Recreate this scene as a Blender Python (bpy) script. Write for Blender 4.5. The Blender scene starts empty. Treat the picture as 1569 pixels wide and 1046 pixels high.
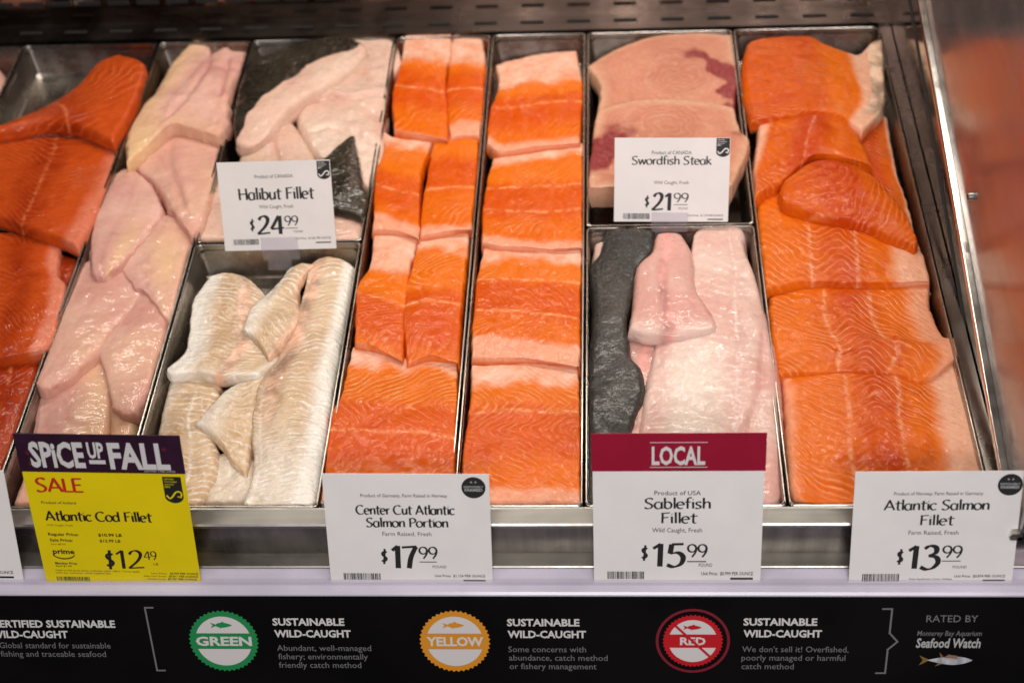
import bpy, math, random
import numpy as np
from mathutils import Matrix, Vector

sc = bpy.context.scene
col = sc.collection

# ------------------------------------------------------------------ camera
IW, IH, FPX = 1569.0, 1046.0, 2299.5
CAM_H = 1.06
PITCH, YAW, ROLL = math.radians(44.885), math.radians(5.134), math.radians(-4.174)
_f = np.array([-math.sin(YAW)*math.cos(PITCH), math.cos(YAW)*math.cos(PITCH), -math.sin(PITCH)])
_r0 = np.array([math.cos(YAW), math.sin(YAW), 0.0]); _u0 = np.cross(_r0, _f)
_r = math.cos(ROLL)*_r0 + math.sin(ROLL)*_u0
_u = -math.sin(ROLL)*_r0 + math.cos(ROLL)*_u0
CPOS = np.array([0, 0, CAM_H])
cam = bpy.data.cameras.new('camera'); camo = bpy.data.objects.new('camera', cam); col.objects.link(camo)
M = Matrix.Identity(4)
for i in range(3):
    M[i][0] = _r[i]; M[i][1] = _u[i]; M[i][2] = -_f[i]; M[i][3] = CPOS[i]
camo.matrix_world = M
cam.sensor_width = 36.0; cam.lens = 36.0*FPX/IW
cam.clip_start = 0.05; cam.clip_end = 60
cam.dof.use_dof = True; cam.dof.aperture_fstop = 4.2
cam.dof.focus_distance = 1.42
sc.camera = camo

# ------------------------------------------------------------------ world, lamps, exposure
w = bpy.data.worlds.new('World'); sc.world = w; w.use_nodes = True
bg = w.node_tree.nodes['Background']
bg.inputs[0].default_value = (0.80, 0.78, 0.80, 1); bg.inputs[1].default_value = 0.02

def area(name, loc, target, sx, sy, power, colr):
    l = bpy.data.lights.new(name, 'AREA'); l.shape = 'RECTANGLE'; l.size = sx; l.size_y = sy
    l.energy = power; l.color = colr
    o = bpy.data.objects.new(name, l); col.objects.link(o); o.location = loc
    d = Vector(target) - Vector(loc); o.rotation_euler = d.to_track_quat('-Z', 'Y').to_euler()
    return o
area('case_lamp', (0.0, 1.59, 0.74), (0.0, 1.12, 0.0), 1.7, 0.05, 7.6, (1.0, 0.91, 0.80))
area('case_front_lamp', (0.0, 0.80, 1.15), (0.0, 1.10, 0.0), 1.7, 0.045, 7.2, (1.0, 0.92, 0.82))
area('store_lamp', (0.3, -1.3, 1.75), (0.0, 0.9, 0.0), 1.4, 0.5, 46.0, (1.0, 0.955, 0.95))

sc.view_settings.view_transform = 'Standard'; sc.view_settings.look = 'None'
sc.view_settings.gamma = 1.0; sc.view_settings.exposure = 0.0
try:
    sc.cycles.use_denoising = True
    sc.cycles.max_bounces = 8
    sc.cycles.sample_clamp_indirect = 4.0
except Exception:
    pass

# ------------------------------------------------------------------ measuring helpers
def ray(px, py):
    x = (np.asarray(px, float) - IW/2)/FPX; y = -(np.asarray(py, float) - IH/2)/FPX
    return _f + x[..., None]*_r + y[..., None]*_u
def onz(px, py, z):
    d = ray(px, py); t = (np.asarray(z, float) - CAM_H)/d[..., 2]
    return CPOS + t[..., None]*d
def onplane(px, py, p0, n):
    d = ray(px, py); n = np.asarray(n, float); t = ((np.asarray(p0) - CPOS) @ n)/(d @ n)
    return CPOS + t[..., None]*d
def P(px, py, z=0.0):
    return onz(np.array(px), np.array(py), z)

def tag(o, label=None, cat=None, group=None, kind=None):
    if label: o['label'] = label
    if cat: o['category'] = cat
    if group: o['group'] = group
    if kind: o['kind'] = kind
    return o
def empty(name, loc=(0, 0, 0)):
    o = bpy.data.objects.new(name, None); col.objects.link(o); o.location = loc; o.empty_display_size = .03
    return o

class MB:
    """collects quads, boxes, prisms and strokes, then links them as one mesh object"""
    def __init__(s): s.v = []; s.f = []
    def add(s, vs, fs):
        b = len(s.v); s.v += [tuple(map(float, p)) for p in vs]; s.f += [tuple(b+i for i in f) for f in fs]; return s
    def quad(s, a, b, c, d): return s.add([a, b, c, d], [(0, 1, 2, 3)])
    def box(s, x0, x1, y0, y1, z0, z1):
        return s.add([(x0,y0,z0),(x1,y0,z0),(x1,y1,z0),(x0,y1,z0),(x0,y0,z1),(x1,y0,z1),(x1,y1,z1),(x0,y1,z1)],
                     [(0,3,2,1),(4,5,6,7),(0,1,5,4),(1,2,6,5),(2,3,7,6),(3,0,4,7)])
    def prism(s, pts, z0, z1):
        n = len(pts); vs = [(x, y, z0) for x, y in pts] + [(x, y, z1) for x, y in pts]
        return s.add(vs, [tuple(range(n))[::-1], tuple(range(n, 2*n))] + [(i, (i+1) % n, n+(i+1) % n, n+i) for i in range(n)])
    def poly(s, pts, z): return s.add([(x, y, z) for x, y in pts], [tuple(range(len(pts)))])
    def sweep(s, prof, x0, x1, closed=True):
        n = len(prof); vs = [(x0, y, z) for y, z in prof] + [(x1, y, z) for y, z in prof]
        fs = [(i, (i+1) % n, n+(i+1) % n, n+i) for i in range(n if closed else n-1)]
        if closed: fs += [tuple(range(n))[::-1], tuple(range(n, 2*n))]
        return s.add(vs, fs)
    def build(s, name, mat, parent=None, loc=(0, 0, 0), bevel=0, smooth=False):
        me = bpy.data.meshes.new(name); me.from_pydata(s.v, [], s.f); me.update()
        if mat: me.materials.append(mat)
        o = bpy.data.objects.new(name, me); col.objects.link(o); o.location = loc
        if parent: o.parent = parent
        if smooth:
            me.polygons.foreach_set('use_smooth', [True]*len(me.polygons)); me.set_sharp_from_angle(angle=math.radians(40))
        if bevel:
            b = o.modifiers.new('Bevel', 'BEVEL'); b.width = bevel; b.segments = 2; b.limit_method = 'ANGLE'
        return o

# ------------------------------------------------------------------ materials
class NT:
    def __init__(s, name):
        s.m = bpy.data.materials.new(name); s.m.use_nodes = True; s.t = s.m.node_tree
        s.p = s.t.nodes['Principled BSDF']; s.out = s.t.nodes['Material Output']
    def n(s, typ, **kw):
        x = s.t.nodes.new(typ)
        for k, v in kw.items(): setattr(x, k, v)
        return x
    def l(s, a, b): s.t.links.new(a, b)
    def put(s, sock, v):
        if isinstance(v, (int, float)): sock.default_value = v
        elif isinstance(v, tuple): sock.default_value = v if len(v) == len(sock.default_value) else tuple(v)+(1,)
        else: s.l(v, sock)
    def math(s, op, a, b=0.0, c=0.0, clamp=False):
        x = s.n('ShaderNodeMath', operation=op, use_clamp=clamp)
        for i, v in enumerate((a, b, c)): s.put(x.inputs[i], v)
        return x.outputs[0]
    def attr(s, name): return s.n('ShaderNodeAttribute', attribute_name=name).outputs['Fac']
    def noise(s, scale, detail=3, rough=.55, vec=None, stretch=None):
        if vec is None: vec = s.coord()
        if stretch:
            mp = s.n('ShaderNodeMapping'); mp.inputs['Scale'].default_value = stretch; s.l(vec, mp.inputs[0]); vec = mp.outputs[0]
        x = s.n('ShaderNodeTexNoise'); x.inputs['Scale'].default_value = scale; x.inputs['Detail'].default_value = detail
        x.inputs['Roughness'].default_value = rough; s.l(vec, x.inputs['Vector']); return x.outputs['Fac']
    def voro(s, scale, stretch=None):
        vec = s.coord()
        if stretch:
            mp = s.n('ShaderNodeMapping'); mp.inputs['Scale'].default_value = stretch; s.l(vec, mp.inputs[0]); vec = mp.outputs[0]
        x = s.n('ShaderNodeTexVoronoi'); x.inputs['Scale'].default_value = scale; s.l(vec, x.inputs['Vector']); return x.outputs['Distance']
    def coord(s):
        if not hasattr(s, '_c'): s._c = s.n('ShaderNodeTexCoord').outputs['Object']
        return s._c
    def rng(s, v, a, b, c, d, smooth=True):
        x = s.n('ShaderNodeMapRange', interpolation_type='SMOOTHSTEP' if smooth else 'LINEAR')
        for i, q in enumerate((v, a, b, c, d)): s.put(x.inputs[i], q)
        return x.outputs[0]
    def mix(s, f, a, b):
        x = s.n('ShaderNodeMix', data_type='RGBA')
        s.put(x.inputs[0], f); s.put(x.inputs[6], a); s.put(x.inputs[7], b); return x.outputs[2]
    def bump(s, h, dist, strength=1.0, nrm=None):
        x = s.n('ShaderNodeBump'); x.inputs['Distance'].default_value = dist; s.put(x.inputs['Strength'], strength); s.l(h, x.inputs['Height'])
        if nrm: s.l(nrm, x.inputs['Normal'])
        return x.outputs[0]

def srgb(r, g, b):
    return tuple(((c/255)/12.92 if c/255 <= .04045 else ((c/255+.055)/1.055)**2.4) for c in (r, g, b))

def plain(name, c, rough=.5, metal=0, spec=.5, var=0.0, vscale=30):
    t = NT(name)
    if var:
        f = t.noise(vscale, 4); t.put(t.p.inputs['Base Color'], t.mix(t.rng(f, .3, .7, 0, 1), tuple(x*(1-var) for x in c), tuple(min(1, x*(1+var)) for x in c)))
    else: t.p.inputs['Base Color'].default_value = (*c, 1)
    t.p.inputs['Roughness'].default_value = rough; t.p.inputs['Metallic'].default_value = metal
    t.p.inputs['Specular IOR Level'].default_value = spec
    return t.m

def steel(name, c, rough, stretch, var=.25, smear=.2):
    t = NT(name)
    a = t.noise(60, 3, .6, stretch=stretch); b = t.noise(7, 4, .6)
    f = t.math('ADD', t.math('MULTIPLY', a, .5), t.math('MULTIPLY', b, .5))
    t.put(t.p.inputs['Base Color'], t.mix(t.rng(f, .35, .65, 0, 1), tuple(x*(1-var) for x in c), tuple(min(1, x*(1+var)) for x in c)))
    t.put(t.p.inputs['Roughness'], t.rng(t.noise(16, 5, .65), .3, .7, rough*(1-smear), rough*(1+smear)+.05))
    t.p.inputs['Metallic'].default_value = 1.0
    t.put(t.p.inputs['Normal'], t.bump(a, .0004, .35))
    return t.m

MAT = {}
MAT['pan'] = steel('pan_steel', (.36, .33, .295), .24, (1, .06, 1))
MAT['ledge'] = steel('ledge_steel', (.34, .325, .30), .36, (.03, 1, 1), .2)
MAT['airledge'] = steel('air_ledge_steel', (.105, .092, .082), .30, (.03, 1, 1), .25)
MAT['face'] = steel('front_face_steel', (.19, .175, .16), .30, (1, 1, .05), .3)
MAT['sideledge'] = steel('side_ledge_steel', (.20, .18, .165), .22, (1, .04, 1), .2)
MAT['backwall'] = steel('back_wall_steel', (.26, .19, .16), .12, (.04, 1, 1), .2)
MAT['sidewall'] = steel('side_wall_steel', (.50, .45, .42), .10, (1, .04, 1), .14)
MAT['sideupper'] = steel('upper_side_steel', (.34, .32, .33), .15, (1, .04, 1), .12)
MAT['sideupper'].node_tree.nodes['Principled BSDF'].inputs['Metallic'].default_value = .72
MAT['post'] = steel('edge_strip_steel', (.80, .75, .70), .20, (1, .03, 1), .1)
MAT['slot'] = plain('slot_black', (.01, .01, .01), .8)
MAT['gap'] = plain('gap_black', (.012, .011, .011), .7)
MAT['lavender'] = plain('lavender_plastic', (.60, .56, .68), .18, 0, .5, .08, 12)
MAT['panel'] = plain('black_panel', (.0045, .004, .0045), .35, 0, .15, .3, 6)
MAT['ink'] = plain('black_ink', (.012, .011, .012), .6)
MAT['greyink'] = plain('grey_ink', (.03, .03, .03), .6)
MAT['paper'] = plain('white_card', (.84, .815, .81), .42, 0, .4, .03, 20)
MAT['yellow'] = plain('yellow_card', (.84, .66, .004), .42, 0, .4, .03, 20)
MAT['purple'] = plain('purple_header', (.030, .008, .024), .42, 0, .4, .15, 40)
MAT['crimson'] = plain('crimson_header', (.30, .004, .028), .42, 0, .4, .05, 20)
MAT['whiteink'] = plain('white_ink', (.66, .64, .64), .55)
MAT['redink'] = plain('red_ink', (.55, .02, .01), .55)
MAT['leafink'] = plain('dark_red_ink', (.16, .015, .02), .55)
MAT['greytext'] = plain('grey_text', (.16, .16, .17), .55)
MAT['midtext'] = plain('light_grey_text', (.42, .42, .43), .55)
MAT['green'] = plain('green_ink', (.012, .24, .07), .5)
MAT['orange'] = plain('orange_ink', (.68, .27, .015), .5)
MAT['red'] = plain('seal_red', (.52, .003, .012), .5)
MAT['darkred'] = plain('seal_dark_red', (.20, .006, .02), .5)
MAT['whitered'] = plain('seal_white', (.66, .63, .63), .55)
MAT['tuna'] = plain('tuna_silver', (.42, .42, .46), .5, 0, .5, .3, 120)
MAT['tunafin'] = plain('tuna_fin', (.20, .12, .02), .5)
MAT['tunaback'] = plain('tuna_back', (.24, .15, .09), .5)
MAT['screw'] = steel('screw_steel', (.7, .68, .65), .2, (1, 1, 1))

def clear_plastic():
    t = NT('clear_plastic'); nt = t.t
    tr = t.n('ShaderNodeBsdfTransparent'); tr.inputs[0].default_value = (.95, .94, .96, 1)
    t.p.inputs['Base Color'].default_value = (.78, .76, .80, 1); t.p.inputs['Roughness'].default_value = .12
    mx = t.n('ShaderNodeMixShader'); mx.inputs[0].default_value = .08
    t.l(tr.outputs[0], mx.inputs[1]); t.l(t.p.outputs[0], mx.inputs[2]); t.l(mx.outputs[0], t.out.inputs[0])
    return t.m
MAT['clear'] = clear_plastic()

def fishmat(name, base, deep, fat, line, mid, sixth, lw=.2, lstr=.8, wob=.5, rough=.30, sss=.22, grain=.5, lineb=.5,
            coat=.6, mott=.6, skin6=False, mscale=45, flecks=0.0, fine=.16, spec=.06, film=.0018, patch=0, speck=.75, soft6=False):
    t = NT(name)
    ph, ls, dp, ft, md, sx = (t.attr(k) for k in ('phase', 'ls', 'deep', 'fat', 'mid', 'six'))
    n1 = t.noise(55, 3); n2 = t.noise(160, 3, .6); n3 = t.noise(mscale, 4, .6); n4 = t.noise(700 if not skin6 else 430, 2, .6)
    s = t.math('ADD', ph, t.math('MULTIPLY', t.math('SUBTRACT', n1, .5), wob))
    s = t.math('ADD', s, t.math('MULTIPLY', t.math('SUBTRACT', n2, .5), wob*.35))
    pp = t.math('PINGPONG', s, .5)
    line_m = t.rng(pp, 0.0, t.math('MULTIPLY', t.math('ADD', n3, .45), lw), 1.0, 0.0)
    soft = t.rng(pp, 0.0, .5, 1.0, 0.0)
    brk = t.rng(n2, .30, .62, .35, 1.0)
    lm = t.math('MULTIPLY', t.math('MULTIPLY', line_m, ls), brk)
    if patch: lm = t.math('MULTIPLY', lm, t.rng(n3, .42, .60, 1-patch, 1.0))
    # flesh colour: mottled between base and deep, then fat, lines, mid line, sixth colour
    d = t.math('ADD', dp, t.math('MULTIPLY', t.math('SUBTRACT', n3, .5), mott*1.6), clamp=True)
    c = t.mix(d, base, deep)
    c = t.mix(t.math('MULTIPLY', t.math('MULTIPLY', t.math('SUBTRACT', 1.0, soft), ls), .30), c, deep)
    fm = t.math('ADD', ft, t.math('MULTIPLY', t.math('MULTIPLY', t.math('SUBTRACT', n2, .5), ft), .7), clamp=True)
    c = t.mix(fm, c, fat)
    c = t.mix(t.math('MULTIPLY', lm, lstr), c, line)
    c = t.mix(t.math('MULTIPLY', md, t.rng(n2, .38, .6, .15, 1.0)), c, mid)
    if flecks:
        vo = t.voro(38); c = t.mix(t.math('MULTIPLY', t.rng(vo, .0, .045, 1.0, 0.0), flecks), c, tuple(x*.25 for x in deep))
    sk = t.rng(t.math('ADD', sx, t.math('MULTIPLY', t.math('SUBTRACT', n2, .5), .5)), .12, .75, 0.0, 1.0)
    six_c = t.mix(t.rng(n3, .35, .65, 0, 1), tuple(x*.55 for x in sixth), tuple(min(1, x*1.5) for x in sixth))
    if skin6:
        six_c = t.mix(t.math('MULTIPLY', t.rng(n4, .50, .68, 0, 1), speck), six_c, tuple(min(1, x*3.2+.07) for x in sixth))  # pale skin specks, sparkle painted into the colour
    if soft6: sk = t.rng(t.math('ADD', sx, t.math('MULTIPLY', t.math('SUBTRACT', n2, .5), .35)), .10, .80, 0.0, .95); six_c = sixth
    c = t.mix(sk, c, six_c)
    hv = t.n('ShaderNodeHueSaturation'); t.l(t.math('ADD', .82, t.math('ADD', t.math('MULTIPLY', n4, .20), t.math('MULTIPLY', n2, .16))), hv.inputs['Value']); t.l(c, hv.inputs['Color']); c = hv.outputs[0]
    t.put(t.p.inputs['Base Color'], c)
    t.put(t.p.inputs['Roughness'], t.rng(n2, .3, .7, rough*.75, rough*1.35))
    t.p.inputs['Subsurface Weight'].default_value = sss
    t.p.inputs['Subsurface Radius'].default_value = (1.0, .35, .18)
    t.p.inputs['Subsurface Scale'].default_value = .004
    t.p.inputs['Specular IOR Level'].default_value = spec
    t.p.inputs['Coat Weight'].default_value = min(1, coat*1.5); t.p.inputs['Coat Roughness'].default_value = .06
    h = t.math('MULTIPLY', t.math('MULTIPLY', line_m, ls), -lineb)
    h = t.math('ADD', h, t.math('MULTIPLY', n4, grain*fine))
    h = t.math('ADD', h, t.math('MULTIPLY', n2, grain*1.1))
    h = t.math('ADD', h, t.math('MULTIPLY', n1, grain*1.6))
    b = t.bump(h, .0009, 1.0)
    t.put(t.p.inputs['Normal'], b)
    n5 = t.noise(300, 2, .5)
    n5 = t.noise(85, 2, .45)
    hf = t.math('ADD', t.math('MULTIPLY', n2, .30), t.math('MULTIPLY', n5, 1.5))
    hf = t.math('ADD', hf, t.math('MULTIPLY', n4, .03)); hf = t.math('ADD', hf, t.math('MULTIPLY', t.math('MULTIPLY', line_m, ls), -.35))
    t.put(t.p.inputs['Coat Normal'], t.bump(hf, film, 1.0))
    return t.m

FM = {}
FM['salmon'] = fishmat('atlantic_salmon_flesh', (.80, .165, .004), (.66, .078, .002), (.87, .56, .43), (.92, .40, .12), (.90, .42, .18), (.10, .10, .10), lw=.32, lstr=.72, wob=.7, grain=.9, coat=.30, flecks=.5, mott=.8, patch=.7, film=.0022)
FM['salmonfillet'] = fishmat('salmon_fillet_flesh', (.76, .152, .005), (.54, .050, .002), (.85, .48, .33), (.88, .36, .12), (.90, .50, .30), (.68, .46, .33), lw=.30, lstr=.66, wob=.55, grain=.8, coat=.30, flecks=.5, mott=1.0, patch=.5, film=.0022)
FM['sockeye'] = fishmat('sockeye_flesh', (.54, .075, .010), (.30, .024, .003), (.72, .25, .16), (.70, .16, .04), (.78, .24, .09), (.03, .03, .03), lw=.26, lstr=.6, wob=.5, grain=.7, coat=.26, mott=1.0, patch=.4)
FM['pink'] = fishmat('pale_pink_flesh', (.74, .44, .36), (.62, .30, .26), (.77, .50, .28), (.76, .48, .40), (.78, .54, .44), (.42, .06, .06), lw=.3, lstr=.15, rough=.35, sss=.3, grain=.4, lineb=.12, mott=1.1, mscale=16, coat=.4, spec=.1, film=.0013)
FM['halibut'] = fishmat('halibut_flesh', (.76, .55, .44), (.68, .40, .31), (.80, .66, .55), (.80, .62, .52), (.82, .66, .58), (.024, .019, .012), lw=.35, lstr=.25, rough=.3, sss=.3, grain=.6, lineb=.15, mott=.9, skin6=True, mscale=20, coat=.55, spec=.15, speck=.25)
FM['cod'] = fishmat('cod_flesh', (.68, .49, .31), (.54, .33, .18), (.85, .80, .73), (.92, .88, .81), (.92, .87, .80), (.58, .34, .23), lw=.26, lstr=.95, wob=1.8, rough=.2, sss=.25, grain=1.0, lineb=.35, coat=1.6, mott=1.0, mscale=30, fine=.08, spec=.25, film=.0036, patch=.8)  # white line and mid colours: flakes, with wet glints painted in
FM['sword'] = fishmat('swordfish_flesh', (.64, .27, .17), (.54, .20, .125), (.68, .40, .26), (.76, .44, .32), (.78, .48, .36), (.26, .028, .034), lw=.32, lstr=.40, rough=.34, sss=.25, grain=.4, lineb=.08, coat=.34, mott=1.0, mscale=24, soft6=True)
FM['sable'] = fishmat('sablefish_flesh', (.78, .57, .49), (.69, .36, .31), (.85, .75, .66), (.84, .67, .60), (.86, .72, .66), (.68, .30, .27), lw=.35, lstr=.18, rough=.3, sss=.3, grain=.4, lineb=.10, mott=.6, mscale=18, coat=.4, spec=.1, film=.0014)
FM['sableskin'] = fishmat('sablefish_skin', (.034, .029, .024), (.012, .010, .009), (.10, .095, .09), (.05, .05, .047), (.12, .11, .10), (.024, .021, .018), lw=.4, lstr=.2, wob=1.2, rough=.36, sss=0, grain=.35, lineb=.1, coat=.12, mott=1.6, skin6=True, mscale=16, fine=1.5, spec=.4, speck=.6, film=.0008)
def skinmat():
    t = NT('fish_skin'); n = t.noise(90, 4, .6)
    t.put(t.p.inputs['Base Color'], t.mix(t.rng(n, .35, .65, 0, 1), (.035, .035, .036), (.22, .21, .20)))
    t.p.inputs['Roughness'].default_value = .3; t.put(t.p.inputs['Normal'], t.bump(t.noise(600, 2), .0006))
    return t.m
MAT['skin'] = skinmat()
# ------------------------------------------------------------------ the case: deck, ledge, walls, rail
DIV = [[(38,65),(0,150)], [(245,63),(134,361),(8,717)], [(386,69),(300,367),(212,662)], [(603,65),(553,350),(497,775)],
       [(755,50),(695,720)], [(899,50),(894,777)], [(1123,42),(1206,777)], [(1353,57),(1426,398),(1513,717)]]
XD = [float(np.mean([P(x, y)[0] for x, y in d])) for d in DIV]
XD = [XD[0]-(XD[1]-XD[0])] + XD            # one more pan beyond the left frame edge
YB = float(np.mean([P(x, y)[1] for x, y in [(245,63),(603,60),(899,50),(1123,42)]]))
YF = float(np.mean([P(x, y)[1] for x, y in [(303,776.7),(752,776.6),(1305,776.8)]]))
YC = float(np.mean([P(x, y)[1] for x, y in [(299,369),(553,374)]]))
YG = float(np.mean([P(x, y)[1] for x, y in [(900,344),(1156,347)]]))
FLOOR = -0.045
XL, XR = XD[0]-.45, XD[-1]+.014
Y1 = float(P(784, 800)[1])                                    # front edge of the pan ledge
def z_at(px, py, y):                                          # height where the sight line meets the plane at depth y
    d = ray(np.array(px), np.array(py)); return CAM_H + d[2]*(y/d[1])
Z2 = float(z_at(784, 850, Y1-.001))
Y2 = float(P(784, 868, Z2)[1])
Z3 = Z2-.010; Y3 = float(P(784, 912, Z3)[1])

case = empty('display_case', (0, YF, -.3)); tag(case, 'stainless steel refrigerated seafood case holding all the pans of fish', 'display case')
def part(mb, name, mat, parent=case, **kw):
    mb.v = [(x-parent.location.x, y-parent.location.y, z-parent.location.z) for x, y, z in mb.v]
    return mb.build(name, mat, parent, **kw)
part(MB().box(XL, XR, YF+.002, YB+.02, -.09, -.062), 'deck', MAT['gap'])
# back ledge with air slots, then the back wall
YW = float(P(700, 24)[1])
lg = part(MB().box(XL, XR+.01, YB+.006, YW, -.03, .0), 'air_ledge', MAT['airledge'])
s0 = P(50, 48.2); s1 = P(1288, 24.5); dx = (P(187, 44.4)[0]-P(50, 48.2)[0])/2
ymid = (s0[1]+s1[1])/2 - .002
x = s0[0]-dx*2
def slot(ow, x0, x1, y0, y1, z0, z1):
    cx, cy, cz = (x0+x1)/2, (y0+y1)/2, (z0+z1)/2; l = ow.location+case.location
    MB().box(x0-cx, x1-cx, y0-cy, y1-cy, z0-cz, z1-cz).build('air_slot', MAT['slot'], ow, (cx-l.x, cy-l.y, cz-l.z))
while x < XR-.03:
    slot(lg, x-.0145, x+.0145, ymid-.0022, ymid+.0022, -.004, .0012); x += dx
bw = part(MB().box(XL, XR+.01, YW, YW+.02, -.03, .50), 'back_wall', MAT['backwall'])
x = XD[0]-.05; zz = z_at(100, 6.5, YW)
while x < XR-.03:
    slot(bw, x-.0145, x+.0145, YW-.0012, YW+.004, zz-.003, zz+.003); x += .0385
# front ledge, recessed face, lower lip
part(MB().sweep([(YF, 0), (YF-.002, 0), (Y1+.0015, -.0035), (Y1, -.005), (Y1, -.008), (Y1+.004, -.008), (YF, -.004)], XL, XR+.5), 'front_ledge', MAT['ledge'])
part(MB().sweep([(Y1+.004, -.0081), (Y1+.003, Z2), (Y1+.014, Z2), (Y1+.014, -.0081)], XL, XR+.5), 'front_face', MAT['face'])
part(MB().sweep([(Y1+.012, Z2), (Y2+.001, Z2), (Y2, Z2-.001), (Y2, Z2-.012), (Y1+.012, Z2-.012)], XL, XR+.5), 'front_lip', MAT['ledge'])
# lavender price rail with a clear front lip holding the cards
pr = part(MB().sweep([(Y2+.002, Z2-.003), (Y2-.002, Z2-.003), (Y3+.002, Z3+.003), (Y3, Z3+.001), (Y3-.001, Z3-.004), (Y2+.002, Z3-.012)], XL, XR+.5), 'price_rail', MAT['lavender'])
# right side: steel wall, leaning edge strip, paler steel above it
tp0 = (YB+.05, .16); tp1 = (YF-.01, .055)
XS = XR+.002
def solve_edge(px, py):                                       # point of the side plane X = XS
    return onplane(np.array(px), np.array(py), (XS, 0, 0), (1, 0, 0))
e0 = solve_edge(1414, 0); e1 = solve_edge(1541, 717); sl_ = (e0[2]-e1[2])/(e0[1]-e1[1])
def ez(y): return e1[2] + sl_*(y-e1[1])
ya, yb = YF-.03, YW
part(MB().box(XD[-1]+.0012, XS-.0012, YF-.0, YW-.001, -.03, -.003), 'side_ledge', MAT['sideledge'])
part(MB().add([(XS,ya,-.05),(XS,yb,-.05),(XS,yb,ez(yb)),(XS,ya,ez(ya)),(XS+.02,ya,-.05),(XS+.02,yb,-.05),(XS+.02,yb,ez(yb)),(XS+.02,ya,ez(ya))],
     [(0,1,2,3),(4,7,6,5),(0,3,7,4),(1,5,6,2),(0,4,5,1)]), 'side_wall', MAT['sidewall'])
def strip(xo, zo0, zo1, thick, name, mat, y0=ya, y1=yb, off=0.0):
    m = MB(); n = 8
    prof = [(XS-xo+.5*thick*math.cos(a)-.5*thick, math.sin(a)) for a in np.linspace(math.pi/2, 1.5*math.pi, n)]
    vs = []
    for y in (y0, y1):
        zc = ez(y)+(zo0+zo1)/2+off
        vs += [(px, y, zc+sn*(zo1-zo0)/2) for px, sn in prof] + [(XS+.004, y, zc-(zo1-zo0)/2), (XS+.004, y, zc+(zo1-zo0)/2)]
    k = n+2
    m.add(vs, [(i, (i+1) % k, k+(i+1) % k, k+i) for i in range(k)] + [tuple(range(k))[::-1], tuple(range(k, 2*k))])
    return part(m, name, mat, smooth=True)
strip(0.002, -.0045, .0045, .005, 'edge_strip', MAT['post'])
strip(0.0, -.0012, .0012, .002, 'wall_seam', MAT['gap'], y0=YF+.012, off=-.052)
up = MB(); H2 = .30
up.add([(XS+.001,ya,ez(ya)+.006),(XS+.001,yb,ez(yb)+.006),(XS+.012,yb,ez(yb)+H2),(XS+.012,ya,ez(ya)+H2),
        (XS+.03,ya,ez(ya)+.006),(XS+.03,yb,ez(yb)+.006),(XS+.03,yb,ez(yb)+H2),(XS+.03,ya,ez(ya)+H2)],
       [(0,1,2,3),(4,7,6,5),(0,3,7,4),(1,5,6,2),(0,4,5,1),(3,2,6,7)])
upo = part(up, 'upper_side_panel', MAT['sideupper'])
sp = solve_edge(1486, 302)
m = MB(); pts = [(.0045*math.cos(a), .0045*math.sin(a)) for a in np.linspace(0, 2*math.pi, 18)[:-1]]
m.add([(XS-.002, sp[1]+a, sp[2]+b) for a, b in pts] + [(XS+.008, sp[1]+a*1.1, sp[2]+b*1.1) for a, b in pts],
      [tuple(range(17))] + [(i, 17+i, 17+(i+1) % 17, (i+1) % 17) for i in range(17)])
part(m, 'screw', MAT['screw'])
m = MB(); m.box(XS-.0026, XS-.0019, sp[1]-.0036, sp[1]+.0036, sp[2]-.0006, sp[2]+.0006); part(m, 'screw_slot', MAT['slot'])

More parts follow.
